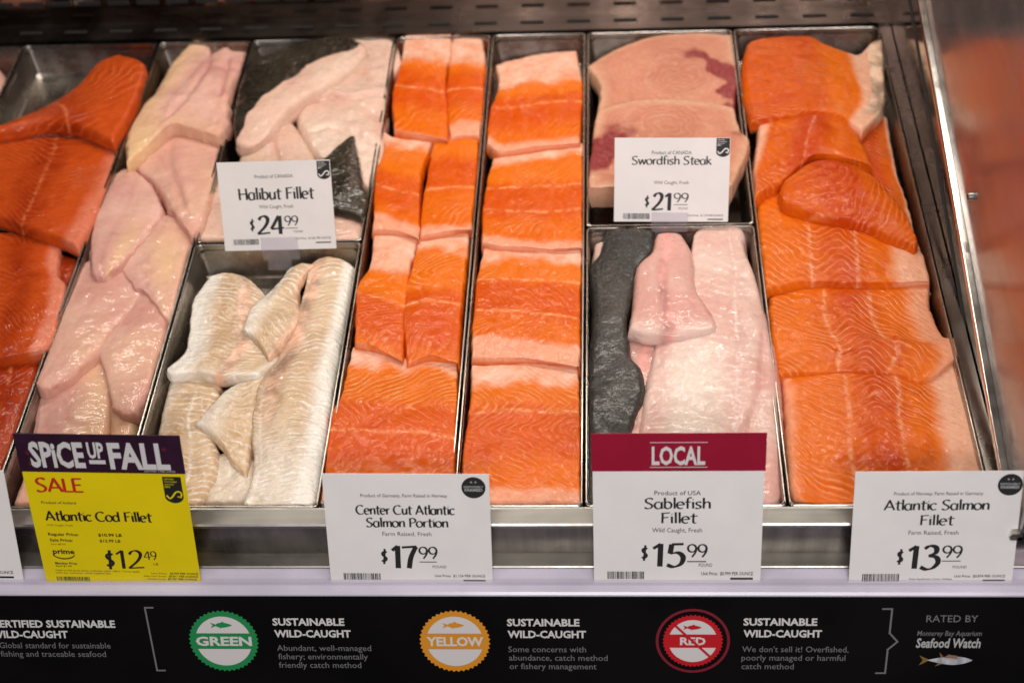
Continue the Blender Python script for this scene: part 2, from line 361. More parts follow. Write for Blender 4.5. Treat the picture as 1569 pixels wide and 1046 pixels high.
# ------------------------------------------------------------------ pans
def pan(x0, x1, y0, y1, label):
    x0 += .0011; x1 -= .0011; y0 += .0011; y1 -= .0011
    def rr(a, b, c, d, r, z, k=4):
        o = []
        for (cx, cy, s) in ((b-r, d-r, 0), (a+r, d-r, 1), (a+r, c+r, 2), (b-r, c+r, 3)):
            for i in range(k+1):
                t = (s+i/k)*math.pi/2; o.append((cx+r*math.cos(t), cy+r*math.sin(t), z))
        return o
    L = .0015
    rings = [rr(x0, x1, y0, y1, .004, -.006), rr(x0, x1, y0, y1, .004, -.0006), rr(x0+.0006, x1-.0006, y0+.0006, y1-.0006, .004, 0),
             rr(x0+L, x1-L, y0+L, y1-L, .006, 0), rr(x0+L+.0006, x1-L-.0006, y0+L+.0006, y1-L-.0006, .006, -.001),
             rr(x0+L+.003, x1-L-.003, y0+L+.003, y1-L-.003, .007, FLOOR+.004), rr(x0+L+.006, x1-L-.006, y0+L+.006, y1-L-.006, .006, FLOOR+.0005),
             rr(x0+L+.010, x1-L-.010, y0+L+.010, y1-L-.010, .006, FLOOR)]
    n = len(rings[0]); cx, cy = (x0+x1)/2, (y0+y1)/2
    vs = [(x-cx, y-cy, z-FLOOR) for r in rings for x, y, z in r]; fs = []
    for k in range(len(rings)-1):
        fs += [(k*n+i, k*n+(i+1) % n, (k+1)*n+(i+1) % n, (k+1)*n+i) for i in range(n)]
    fs.append(tuple(range((len(rings)-1)*n, len(rings)*n)))
    # underside
    b = len(vs); ol = rr(x0+L+.001, x1-L-.001, y0+L+.001, y1-L-.001, .007, -.006); ob = rr(x0+L+.001, x1-L-.001, y0+L+.001, y1-L-.001, .007, FLOOR-.0015)
    vs += [(x-cx, y-cy, z-FLOOR) for r in (ol, ob) for x, y, z in r]
    fs += [(i, b+i, b+(i+1) % n, (i+1) % n) for i in range(n)] + [(b+i, b+n+i, b+n+(i+1) % n, b+(i+1) % n) for i in range(n)] + [tuple(range(b+n, b+2*n))[::-1]]
    m = MB(); m.add(vs, fs); o = m.build('steel_pan', MAT['pan'], None, (cx, cy, FLOOR), smooth=True)
    return tag(o, label, 'pan', 'steel pans in the fish case')
pan(XD[0], XD[1], YF, YB, 'steel pan cut off by the left edge of the photo')
pan(XD[1], XD[2], YF, YB, 'steel pan with deep red salmon pieces, bare at its far end')
pan(XD[2], XD[3], YF, YB, 'long narrow steel pan full of pale pink fillets')
pan(XD[3], XD[4], YC, YB, 'rear steel pan holding halibut behind its price card')
pan(XD[3], XD[4], YF, YC, 'front steel pan holding glistening white cod fillets')
pan(XD[4], XD[5], YF, YB, 'narrow steel pan with paired salmon portions side by side')
pan(XD[5], XD[6], YF, YB, 'narrow steel pan with a single row of broad salmon portions')
pan(XD[6], XD[7], YG, YB, 'rear steel pan holding two swordfish steaks')
pan(XD[6], XD[7], YF, YG, 'front steel pan holding sablefish with black skin')
pan(XD[7], XD[8], YF, YB, 'wide steel pan of whole salmon fillets by the side wall')

# ------------------------------------------------------------------ fish
def vnoise(x, y, scale, seed, octv=3):
    out = 0; amp = 1.0; tot = 0
    r = np.random.RandomState(seed)
    for o in range(octv):
        g = r.rand(64, 64)*2-1; X = x/scale*(2**o)+r.rand()*64; Y = y/scale*(2**o)+r.rand()*64
        xi = np.floor(X).astype(int); yi = np.floor(Y).astype(int); fx = X-xi; fy = Y-yi
        fx = fx*fx*(3-2*fx); fy = fy*fy*(3-2*fy)
        a = g[xi % 64, yi % 64]; b = g[(xi+1) % 64, yi % 64]; c = g[xi % 64, (yi+1) % 64]; d = g[(xi+1) % 64, (yi+1) % 64]
        out = out+amp*((a*(1-fx)+b*fx)*(1-fy)+(c*(1-fx)+d*fx)*fy); tot += amp; amp *= .5
    return out/tot
def sst(a, b, x):
    t = np.clip((x-a)/(b-a+1e-9), 0, 1); return t*t*(3-2*t)
def spline(pts, ts):
    p = np.array(pts, float)
    if len(p) == 2: q = p[0]+(p[1]-p[0])*np.linspace(0, 1, 30)[:, None]
    else:
        e = np.vstack([2*p[0]-p[1], p, 2*p[-1]-p[-2]]); q = []
        for i in range(1, len(e)-2):
            a, b, c, d = e[i-1], e[i], e[i+1], e[i+2]
            t = np.linspace(0, 1, 24, endpoint=False)[:, None]
            q.append(.5*((2*b)+(c-a)*t+(2*a-5*b+4*c-d)*t*t+(3*b-a-3*c+d)*t**3))
        q = np.vstack(q+[p[-1:]])
    s = np.r_[0, np.cumsum(np.linalg.norm(np.diff(q, axis=0), axis=1))]; s /= s[-1]
    return np.stack([np.interp(ts, s, q[:, 0]), np.interp(ts, s, q[:, 1])], 1)

FISH_N = [0]
def fish(name, label, cat, group, T, R, B, L, z, th, rad, bulge, kind, fields, lump=(.15, .03), skin=False, res=.0015, rag=.0006, seed=None, relief=None, creases=(), mat=None, floor=FLOOR+.0008):
    """one cut of fish: a patch bounded by four traced edges laid at its real height, domed, with its own thickness. z, th, rad, bulge in cm."""
    FISH_N[0] += 1; seed = seed or FISH_N[0]*7+3
    L = [T[0]]+list(L)+[B[0]]; R = [T[-1]]+list(R)+[B[-1]]
    zc = np.array(z)*.01; th *= .01; rad = np.array(rad)*.01; bulge *= .01
    dd = np.linspace(0, 1, 40); zm = zc.mean()
    def ln(c):
        q = spline(c, dd); w_ = onz(q[:, 0], q[:, 1], zm); return np.linalg.norm(np.diff(w_, axis=0), axis=1).sum()
    Wd = (ln(T)+ln(B))/2; Ld = (ln(L)+ln(R))/2
    nu = int(np.clip(Wd/res, 16, 170)); nv = int(np.clip(Ld/res, 16, 260))
    ease = lambda t: t-.55*np.sin(2*np.pi*t)/(2*np.pi)
    us = ease(np.linspace(0, 1, nu)); vs_ = ease(np.linspace(0, 1, nv))
    def edge(c, ts, za, zb):
        q = spline(c, ts); return onz(q[:, 0], q[:, 1], za+(zb-za)*ts)[:, :2]
    eT, eB = edge(T, us, zc[0], zc[1]), edge(B, us, zc[2], zc[3]); eL, eR = edge(L, vs_, zc[0], zc[2]), edge(R, vs_, zc[1], zc[3])
    U, V = np.meshgrid(us, vs_)
    C = ((1-V)[..., None]*eT[None]+V[..., None]*eB[None]+(1-U)[..., None]*eL[:, None]+U[..., None]*eR[:, None]
         -(1-U)[..., None]*(1-V)[..., None]*eT[0]-U[..., None]*(1-V)[..., None]*eT[-1]-(1-U)[..., None]*V[..., None]*eB[0]-U[..., None]*V[..., None]*eB[-1])
    X, Y = C[..., 0], C[..., 1]
    # ragged outline
    em = np.maximum(sst(.05, 0, np.minimum(U, 1-U)), sst(.05, 0, np.minimum(V, 1-V)))
    X = X+em*rag*(2*vnoise(X, Y, .010, seed+1, 3)+1.6*vnoise(X, Y, .028, seed+5, 2)); Y = Y+em*rag*(2*vnoise(X, Y, .010, seed+2, 3)+1.6*vnoise(X, Y, .028, seed+6, 2))
    Z = (zc[0]*(1-U)+zc[1]*U)*(1-V)+(zc[2]*(1-U)+zc[3]*U)*V
    wl = np.linalg.norm(C[:, -1]-C[:, 0], axis=1)[:, None]; ll = np.linalg.norm(C[-1]-C[0], axis=1)[None]
    dist = [V*ll, (1-U)*wl, (1-V)*ll, U*wl]
    drop = 0
    for d, r in zip(dist, rad):
        q = np.clip(d/max(r, 1e-5), 0, 1); rh = min(r, th*.8); drop = drop+rh*(1-np.sqrt(np.clip(1-(1-q)**2, 0, 1)))
    drop = np.minimum(drop, th*.92)
    dome = (4*U*(1-U))**.55*(4*V*(1-V))**.55
    Z = Z+bulge*dome-drop+lump[0]*.01*vnoise(X, Y, lump[1], seed+3, 3)*(.3+.7*dome)+lump[0]*.0028*vnoise(X, Y, .011, seed+4, 3)
    if relief is not None: Z = Z+.01*relief(U, V, X, Y)
    A = dict(fields(U, V, X, Y, Wd, Ld, seed)); red = 0
    for pts, dep, wid, step in creases:
        q = spline(pts, np.linspace(0, 1, 28)); q = onz(q[:, 0], q[:, 1], zm)[:, :2]
        best = np.full(X.shape, 9.0); sgn = np.zeros(X.shape)
        for a_, b_ in zip(q[:-1], q[1:]):
            ab = b_-a_; t_ = np.clip(((X-a_[0])*ab[0]+(Y-a_[1])*ab[1])/(ab @ ab+1e-12), 0, 1)
            dx_, dy_ = X-a_[0]-t_*ab[0], Y-a_[1]-t_*ab[1]; d_ = np.hypot(dx_, dy_); m_ = d_ < best
            best = np.where(m_, d_, best); sgn = np.where(m_, ab[0]*dy_-ab[1]*dx_, sgn)
        wid *= .01; side = np.tanh(sgn/np.hypot(*ab)/(wid*.5))
        Z = Z-.01*dep*np.exp(-(best/wid)**2)+.01*step*np.clip(side, 0, 1)*np.exp(-(best/(wid*5))**2)
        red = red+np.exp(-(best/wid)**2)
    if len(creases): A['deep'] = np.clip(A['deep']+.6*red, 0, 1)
    nz = np.zeros_like(U); names = ('phase', 'ls', 'deep', 'fat', 'mid', 'six')
    A = {k: np.broadcast_to(A.get(k, nz), U.shape).ravel() for k in names}
    top = np.stack([X, Y, Z], -1).reshape(-1, 3)
    idx = np.arange(nu*nv).reshape(nv, nu)
    F4 = np.stack([idx[:-1, :-1], idx[1:, :-1], idx[1:, 1:], idx[:-1, 1:]], -1).reshape(-1, 4)
    loop = np.r_[idx[0, :], idx[1:, -1], idx[-1, -2::-1], idx[-2:0:-1, 0]][::-1]
    n = len(loop); base = top[loop]; cen = base.mean(0)
    zb = np.maximum(((zc[0]*(1-U)+zc[1]*U)*(1-V)+(zc[2]*(1-U)+zc[3]*U)*V).ravel()[loop]-th, floor); zb = np.minimum(zb, base[:, 2]-.0015)
    rings = []; K = 6
    per = np.r_[0, np.cumsum(np.linalg.norm(np.diff(base[:, :2], axis=0), axis=1))]
    tang = np.roll(base[:, :2], -2, 0)-np.roll(base[:, :2], 2, 0); tang /= np.linalg.norm(tang, axis=1)[:, None]+1e-9
    nrm = np.stack([tang[:, 1], -tang[:, 0]], 1)
    if ((base[:, :2]-cen[:2])*nrm).sum() < 0: nrm = -nrm
    for k in range(1, K+1):
        f = k/K; r_ = base.copy(); r_[:, 2] = base[:, 2]+(zb-base[:, 2])*f
        hgt = (base[:, 2]-zb)
        r_[:, :2] += nrm*(np.minimum(hgt, .02)*(.10*math.sin(f*math.pi)-.16*f*f))[:, None] + nrm*(.0007*vnoise(per, per*0+k*.004, .008, seed+9, 2))[:, None]
        rings.append(r_)
    verts = np.vstack([top]+rings); nt = len(top)
    prev = loop; SF = []
    for k in range(K):
        cur = nt+k*n+np.arange(n); SF.append(np.stack([prev, np.roll(prev, -1), np.roll(cur, -1), cur], -1)); prev = cur
    F4 = np.vstack([F4]+SF)
    org = np.array([cen[0], cen[1], zb.min()])
    me = bpy.data.meshes.new(name)
    nf = len(F4); lv = np.r_[F4.ravel(), prev[::-1]].astype(np.int32)
    me.vertices.add(len(verts)); me.vertices.foreach_set('co', (verts-org).astype(np.float32).ravel())
    me.loops.add(len(lv)); me.loops.foreach_set('vertex_index', lv)
    me.polygons.add(nf+1); me.polygons.foreach_set('loop_start', np.r_[np.arange(nf)*4, nf*4].astype(np.int32))
    me.update(calc_edges=True); me.validate()
    for k in names:
        a = me.attributes.new(k, 'FLOAT', 'POINT'); v = A[k]; ext = [v]
        for q in range(1, K+1):
            e = v[loop].copy()
            if k == 'phase': e = e+q*.22
            if k == 'ls': e = e*.7
            if k == 'fat' and kind in ('salmon', 'salmonfillet', 'sockeye'): e = e*.25
            if k == 'deep' and kind == 'salmon': e = np.maximum(e, .35)
            if k == 'six' and kind in ('halibut', 'sableskin'): e = e*max(0, 1-q*.25)
            ext.append(e)
        a.data.foreach_set('value', np.concatenate(ext).astype(np.float32))
    me.materials.append(mat or FM[kind])
    o = bpy.data.objects.new(name, me); col.objects.link(o); o.location = org
    me.polygons.foreach_set('use_smooth', np.ones(nf+1, bool)); me.set_sharp_from_angle(angle=math.radians(62))
    tag(o, label, cat, group)
    if skin:
        hh = np.minimum(base[:, 2]-zb, .0045)
        a = rings[-1].copy(); b = a.copy(); b[:, 2] = zb+hh*.75; a[:, :2] += nrm*.0006; b[:, :2] += nrm*.0006
        b[:, :2] += nrm*(np.minimum(base[:, 2]-zb, .02)*.04)[:, None]
        c = b.copy(); c[:, :2] -= nrm*.003; vs = np.vstack([a, b, c])-org
        m = MB(); i = np.arange(n); j = (i+1) % n
        m.add(vs, [tuple(q) for q in np.vstack([np.stack([i, j, n+j, n+i], 1), np.stack([n+i, n+j, 2*n+j, 2*n+i], 1)])])
        m.build('skin', MAT['skin'], o, smooth=True)
    return o

def zig(b, pts):
    xs, ys = zip(*pts); t = np.linspace(0, 1, 201); y = np.interp(t, xs, ys); k = np.hanning(17); k /= k.sum()
    y = np.convolve(np.pad(y, 8, mode='edge'), k, 'valid'); return np.interp(b, t, y)

def f_portion(fat0=.2, fat1=.03, mids=(.55,), flip=False, sp=.0082, deepc=.55, deepw=.16, slant=1.0, zz=None, fatamp=1.0, lsm=.7):
    """salmon cut across: belly strip on top, dark band in the middle, lines running aslant"""
    zz = zz or [(0, 0), (.32, .085), (.52, .05), (.75, .115), (1, .14)]
    def F(u, v, X, Y, W, L, seed):
        v = v+.02*vnoise(X, Y, .03, seed+20, 2)
        b = 1-v if flip else v
        ph = (u*W*slant+zig(b, zz)*1.0)/sp + .9*vnoise(X, Y, .028, seed+21, 3)
        ln = .15+.85*np.clip(vnoise(X, Y, .035, seed+22, 2)*2.2+.45, 0, 1)
        fat = fatamp*np.maximum(sst(fat0+.06, fat0-.06, v+.06*vnoise(X, Y, .016, seed+23, 3))*(.72+.28*vnoise(X, Y, .012, seed+27, 2)), .5*sst(1-fat1-.03, 1-fat1+.04, v+.03*vnoise(X, Y, .014, seed+24, 3)))
        bw = b+.03*vnoise(X, Y, .02, seed+28, 3); dp = .9*sst(deepc-deepw-.07, deepc-deepw+.06, bw)*sst(deepc+deepw+.10, deepc+deepw-.06, bw)+.3*sst(deepc+deepw-.05, deepc+deepw+.1, bw)
        mid = sum(np.exp(-((b-m)/.009)**2) for m in mids)
        return dict(phase=ph, ls=lsm*ln*(1-.75*fat)*(1-.6*np.clip(dp, 0, 1)), deep=dp, fat=fat, mid=mid*.75)
    return F
def f_side(mids=(.32, .62), belly=.8, sp=.0080, deepc=.5, deepw=.18, flip=False, zz=None, fatamp=.9, ang=0.0, fat0=.0, dp0=0.0, lsm=1.0):
    """salmon side lying along the pan: bands run along v, chevrons across u"""
    zz = zz or [(0, .05), (.16, .02), (.33, .0), (.48, .022), (.62, .0), (.72, -.004), (.86, -.03), (1, -.055)]
    def F(u, v, X, Y, W, L, seed):
        uu = u+ang*(v-.5)+.02*vnoise(X, Y, .04, seed+20, 2)
        b = np.clip(1-uu if flip else uu, 0, 1)
        ph = (v*L+zig(b, zz)*1.0)/sp + .9*vnoise(X, Y, .032, seed+21, 3)
        ln = .15+.85*np.clip(vnoise(X, Y, .05, seed+22, 2)*2.2+.5, 0, 1)
        fat = fatamp*sst(belly-.05, belly+.06, b+.04*vnoise(X, Y, .02, seed+23, 3))+fat0*sst(.09, .0, b)
        dp = np.clip(dp0+.8*np.exp(-((b-deepc)/deepw)**2), 0, 1)
        mid = sum(np.exp(-((b-m)/.010)**2) for m in mids)
        return dict(phase=ph, ls=ln*lsm*(1-.7*fat), deep=dp, fat=np.clip(fat, 0, 1), mid=mid*.6)
    return F
def f_pink(yel=None, blood=None, sp=.009):
    def F(u, v, X, Y, W, L, seed):
        dp = .40+.8*vnoise(X, Y, .05, seed+20, 3)+.7*sst(.10, .0, np.minimum(np.minimum(u, 1-u)*1.2, np.minimum(v, 1-v)*1.6)+.03*vnoise(X, Y, .01, seed+29, 2))+.35*np.exp(-((u-.45+.15*(v-.5))/.03)**2)
        fat = (yel(u, v) if yel else 0*u)+.25*np.clip(vnoise(X, Y, .06, seed+25, 2)*2, 0, 1)
        bl = .9*sst(.55, .8, vnoise(X, Y, .022, seed+26, 2))*.5 + (blood(u, v) if blood else 0)
        return dict(phase=v*L/sp+zig(u, [(0, 1.5), (.5, 0), (1, 1.5)]), ls=.35+0*u, deep=np.clip(dp, 0, 1), fat=np.clip(fat, 0, 1), mid=0*u, six=np.clip(bl, 0, 1)*.5)
    return F
def f_white(mids=(.5,), sp=.008, six=None, ls=.8, deep=None, fat=None, zz=None):
    zz = zz or [(0, 1.6), (.5, 0), (1, 1.6)]
    def F(u, v, X, Y, W, L, seed):
        u2 = u+.03*vnoise(X, Y, .03, seed+20, 2)
        dp = .35+.6*vnoise(X, Y, .04, seed+21, 3)+(deep(u2, v) if deep else 0)
        return dict(phase=v*L/sp+zig(np.clip(u2, 0, 1), zz)+.7*vnoise(X, Y, .03, seed+22, 2), ls=ls+0*u, deep=np.clip(dp, 0, 1),
                    fat=np.clip((fat(u2, v) if fat else 0*u), 0, 1), mid=sum((np.exp(-((u2-m)/.014)**2) for m in mids), 0*u)*.8,
                    six=np.clip(six(u2, v, X, Y, seed), 0, 1) if six else 0*u)
    return F

# ---- pan of deep red salmon at the left edge
GA = 'deep red salmon pieces in the left pan'
fish('salmon_piece', 'deep red salmon piece with dark skin edge, farthest in the left pan', 'fish', GA,
     [(-30,200),(0,195),(57,172),(115,134),(149,96),(182,82)], [(222,98),(215,134),(204,165)], [(-30,206),(0,201),(69,188),(122,196),(173,216)], [],
     (.6,.2,1.3,1.5), 2.0, (.5,.5,.9,.6), .7, 'sockeye', f_side((.5,), 1.5, zz=[(0,0),(1,.09)], ang=-.3), skin=True)
fish('salmon_piece', 'deep red salmon piece with frayed pink corner, second from far end of left pan', 'fish', GA,
     [(-40,215),(60,205),(181,215)], [(178,250),(168,283),(143,340)], [(-40,330),(0,335),(57,356),(95,367),(118,380)], [],
     (-1.0,-.8,.7,.7), 2.0, (.5,.6,.7,.6), .6, 'sockeye', f_side((.52,), .90, zz=[(0,.05),(.5,0),(.75,.02),(1,.09)], ang=.15, fatamp=.55), skin=True)
fish('salmon_piece', 'bright red salmon piece with wavy pink flap, third from far end of left pan', 'fish', GA,
     [(-40,352),(0,354),(60,357),(95,370)], [(91,392),(90,420),(101,440),(94,480),(82,515)], [(-40,548),(0,549),(35,541),(70,534)], [],
     (-1.2,-1.0,.3,.3), 1.9, (.5,.4,.5,.5), .6, 'sockeye', f_side((), .84, zz=[(0,.06),(.4,.04),(1,-.03)], ang=.12, fatamp=.75), skin=True)
fish('salmon_piece', 'small dark red salmon end tucked between the third left piece and the pan wall', 'fish', GA,
     [(80,378),(124,374)], [(122,400),(112,425)], [(85,440),(102,440)], [], (-2.0,-2.0,-2.0,-2.0), 2.0, (.5,.5,.5,.5), .3, 'sockeye', f_side((), 1.5, dp0=.5))
fish('salmon_piece', 'very dark red salmon piece nearest the front of the left pan', 'fish', GA,
     [(-40,538),(30,535),(64,545)], [(52,595),(30,660),(8,720)], [(-60,775),(-30,775)], [],
     (-1.5,-1.4,-.6,-.6), 2.5, (.5,.8,.5,.5), .6, 'sockeye', f_side((.6,), 1.5, sp=.008, dp0=.75, zz=[(0,.0),(1,.09)]))
fish('pale_fillet', 'sliver of pale pink fillet in the pan cut off by the left frame edge', 'fish', None,
     [(-60,100),(0,102)], [(12,125),(4,150)], [(-60,190),(-18,180)], [], (-1.5,-1.5,-1.5,-1.5), 2.6, (1,1,1,1), .5, 'pink', f_pink())

# ---- pan of pale pink fillets
GB = 'pale pink fillets in the long narrow pan'
PL_ = dict(lump=(.38,.05), rag=.0013)
fish('pale_fillet', 'pale fillet end at the front right of the narrow pan, beside the cod pan wall', 'fish', GB,
     [(166,590),(190,590),(222,600)], [(205,680),(192,730)], [(140,772),(165,772),(186,768)], [(165,680),(150,730)], (-1.5,-1.5,-1.5,-1.5), 2.6, (.8,.8,.6,.9), .7, 'pink', f_pink(lambda u, v: .6+0*u), **PL_)
fish('pale_fillet', 'rounded pale fillet at the front left of the narrow pan, behind the yellow card', 'fish', GB,
     [(60,560),(85,548),(115,540),(150,535),(175,560)], [(173,628),(160,680),(140,740)], [(20,772),(70,772),(130,772)], [(54,650),(42,700)],
     (-1.5,-1.4,-1.2,-1.2), 2.8, (.5,.7,.4,.6), .6, 'pink', f_pink(lambda u, v: .55*sst(.35, .8, u)*sst(.9, .4, v)), **PL_)
fish('pale_fillet', 'rosy tongue shaped fillet hanging down the right side near the front of the narrow pan', 'fish', GB,
     [(168,490),(192,462),(226,440),(260,465)], [(256,510),(243,552),(232,593)], [(172,622),(180,632),(192,638),(208,634)], [(150,540),(160,575)],
     (-.9,-.9,-.2,-.1), 2.4, (.4,.6,.35,.5), .55, 'pink', f_pink(lambda u, v: .1+0*u, lambda u, v: .25*sst(.5, 1, v)), lump=(.38,.05), rag=.0013)
fish('pale_fillet', 'long pale fillet reaching to a blunt tip at the left edge of the narrow pan', 'fish', GB,
     [(120,405),(145,396),(180,395),(228,435)], [(205,475),(176,508),(148,543),(112,574)], [(55,582),(58,593),(66,598),(80,594)], [(98,466),(77,529)],
     (-.9,-.8,.1,.2), 2.5, (.5,.5,.35,.6), .6, 'pink', f_pink(lambda u, v: .1+0*u), lump=(.38,.05), rag=.0013)
fish('pale_fillet', 'yellowish right hand fillet halfway along the narrow pan, touching the cod pan wall', 'fish', GB,
     [(210,345),(246,330),(270,335),(302,358)], [(292,384),(280,430),(271,474)], [(205,440),(225,454),(245,480),(260,494)], [(195,385),(186,412)],
     (-.8,-.8,-.2,-.3), 2.4, (.4,.6,.4,.4), .5, 'pink', f_pink(lambda u, v: .75*np.exp(-((u-.72)/.28)**2-((v-.45)/.4)**2)), lump=(.38,.05), rag=.0013)
fish('pale_fillet', 'plump pink fillet on the left halfway along the narrow pan, with a yellow streak', 'fish', GB,
     [(176,268),(190,258),(211,262),(232,283)], [(250,325),(225,365),(190,404)], [(140,418),(146,426),(158,424),(172,416)], [(150,320),(138,360),(138,395)],
     (-.5,-.5,.3,.4), 2.6, (.5,.5,.4,.6), .6, 'pink', f_pink(lambda u, v: .7*np.exp(-((u-.75)/.16)**2)*sst(.35, .7, v)), lump=(.38,.05), rag=.0013)
fish('pale_fillet', 'wedge shaped pale pink fillet pointing down under the topmost yellowish one', 'fish', GB,
     [(200,232),(250,210),(343,200)], [(336,250),(322,317),(312,345)], [(284,352),(291,362),(299,360)], [(214,264),(238,285),(264,325)],
     (-.7,-.7,.4,.3), 2.6, (.5,.6,.4,.5), .6, 'pink', f_pink(lambda u, v: .15+0*u, lambda u, v: .5*np.exp(-((u-.3)/.05)**2-((v-.25)/.2)**2)), lump=(.38,.05), rag=.0013, creases=[([(262,225),(262,255),(285,320)],.12,.5,.2)])
fish('pale_fillet', 'yellowish pink fillet with ragged top at the far end of the narrow pan', 'fish', GB,
     [(285,74),(302,60),(318,72),(324,82),(346,72),(360,78),(378,76)], [(373,103),(356,142),(351,187)], [(192,250),(245,206),(264,190),(298,199),(334,207)], [(260,103),(237,145),(214,172),(196,206)],
     (-.6,-.6,1.2,1.3), 2.6, (.5,.6,.4,.5), .6, 'pink', f_pink(lambda u, v: .75*sst(.5, .15, u)+.45*sst(.75, 1, v)), lump=(.42,.04), rag=.0013, creases=[([(321,78),(316,110),(285,165),(262,188)],.18,.4,.15),([(350,84),(345,120),(338,150)],.15,.4,.1)])

# ---- halibut pan
GC = 'halibut pieces in the rear pan'
W_ = f_white
fish('halibut_piece', 'pale halibut piece poking out at the left of the halibut price card', 'fish', GC,
     [(335,260),(350,255),(400,260)], [(410,300)], [(298,366),(330,369),(400,370)], [(318,315)], (-1.2,-1.0,-.5,-.5), 2.4, (.8,1,.6,.9), .6, 'halibut', W_((), ls=.3))
fish('halibut_piece', 'pale halibut piece at lower right of the halibut price card beside the pan wall', 'fish', GC,
     [(500,290),(530,310),(562,330)], [(558,350)], [(480,372),(556,371)], [], (-1.2,-1.2,-.9,-.9), 2.2, (.8,.5,.5,.6), .5, 'halibut', W_((), ls=.3))
fish('halibut_piece', 'large white halibut fillet on the right of the rear pan', 'fish', GC,
     [(500,60),(550,58),(600,62),(617,97)], [(600,115),(594,145),(588,237),(575,280)], [(485,240),(520,255),(562,290)], [(470,110),(450,160),(462,205)],
     (-.9,-.3,.0,-.6), 2.6, (.5,.6,.9,1), .9, 'halibut', W_((), ls=.35, fat=lambda u, v: .5*sst(.5, .8, v), deep=lambda u, v: .5*np.exp(-((v-.55)/.06)**2)), lump=(.45,.035), creases=[([(458,170),(500,158),(545,160),(590,150)],.25,.3,.35),([(500,70),(530,110),(560,120)],.15,.4,.1),([(470,210),(520,205),(575,225)],.15,.5,.12)])
fish('halibut_piece', 'smooth pale halibut piece just above the halibut price card', 'fish', GC,
     [(372,215),(400,195),(428,178),(452,190)], [(475,225),(492,262)], [(358,265),(420,275),(485,282)], [], (-.6,-.6,-.1,-.1), 2.4, (1,1,.7,1), .9, 'halibut', W_((.4,), ls=.3), lump=(.3,.03), creases=[([(428,185),(422,225),(430,262)],.2,.35,.15)])
fish('halibut_piece', 'halibut piece with dark olive skin and long pale edge, far left of rear pan', 'fish', GC,
     [(385,90),(420,78),(464,63),(510,55),(556,64)], [(560,84),(514,126),(453,164),(415,206)], [(357,190),(362,222),(385,226),(398,218)], [(366,134)],
     (-.2,.9,1.3,1.3), 2.2, (.5,.7,.6,.5), .9, 'halibut', W_((), ls=.4, six=lambda u, v, X, Y, s: sst(.03, -.03, u-.42-.54*(1-v)**2+.05*vnoise(X, Y, .02, s, 3))), lump=(.25,.03))
fish('halibut_piece', 'triangular dark olive halibut skin flap beside the right edge of the halibut card', 'fish', GC,
     [(488,252),(510,230),(530,212),(541,206)], [(549,240),(558,283),(564,308)], [(495,320),(525,326),(556,337)], [],
     (.4,.8,.4,.2), 1.5, (.3,.3,.4,.3), .6, 'halibut', W_((), ls=.4, six=lambda u, v, X, Y, s: 1+0*u), lump=(.3,.02))

# ---- cod pan
GD = 'cod pieces in the front pan'
cz = [(0, 2.2), (.5, 0), (1, 2.2)]
def codrel(u, v, X, Y): return -.12*np.exp(-((u-.5)/.03)**2)
fish('cod_piece', 'translucent cod scraps at the front of the cod pan between two fillets', 'fish', GD,
     [(322,700),(350,690),(395,700)], [(400,740)], [(310,774),(395,774)], [], (-1.9,-1.9,-1.4,-1.4), 2.4, (.8,.8,.6,.8), .6, 'cod', W_((), ls=.4, fat=lambda u, v: .5+0*u), lump=(.5,.03))
fish('cod_piece', 'rounded cod loin at the front left of the cod pan beside the yellow card', 'fish', GD,
     [(262,572),(295,566),(338,572)], [(335,610),(322,651),(335,694),(331,735)], [(225,772),(303,775)], [(252,610),(241,660),(232,720)], (-1.4,-1.4,-.6,-.9), 2.4, (.5,.7,.4,.6), .6, 'cod',
     W_((.6,), sp=.008, zz=[(0,1),(.6,0),(1,1)], ls=.75, fat=lambda u, v: .55*sst(.35, .0, u)), lump=(.4,.03))
fish('cod_piece', 'tapering cod piece in the middle of the cod pan, its tip pointing left', 'fish', GD,
     [(342,600),(400,566),(420,560)], [(412,610),(388,668)], [(297,648),(333,672),(359,712),(378,728)], [], (-1.0,-.8,-.1,-.6), 1.8, (.4,.5,.4,.4), .35, 'cod',
     W_((), ls=.5, fat=lambda u, v: .7*sst(.6, .1, u)), lump=(.3,.03))
fish('cod_piece', 'broad flaky cod fillet at the top left of the cod pan', 'fish', GD,
     [(318,424),(345,416),(374,422),(402,446)], [(424,480),(432,520),(424,552)], [(254,562),(264,574),(300,570),(329,575),(394,575)], [(310,436),(292,466),(283,533)],
     (-1.4,-1.2,-.1,-.1), 1.9, (.35,.45,.3,.5), .35, 'cod', W_((.56,), sp=.0056, zz=[(0,1.2),(.56,0),(1,1.6)], fat=lambda u, v: .95*sst(.36, .12, u)+.5*sst(.9, 1, v)+.5*sst(.85, 1, u), six=lambda u, v, X, Y, s: .62*np.exp(-((u-.60)/.10)**2)), lump=(.3,.025))
fish('cod_piece', 'small white cod flap leaning on the longest fillet at the top of its pan', 'fish', GD,
     [(440,412),(462,402),(482,404)], [(458,440),(458,492),(430,530)], [(372,505),(390,520),(411,549)], [(420,440),(385,470)],
     (-.7,-.4,.3,.3), 1.2, (.4,.2,.4,.4), .35, 'cod', W_((), zz=[(0,1),(1,0)], fat=lambda u, v: .8*sst(.5, .1, u), six=lambda u, v, X, Y, s: .6*sst(.75, 1, u)), lump=(.3,.02))
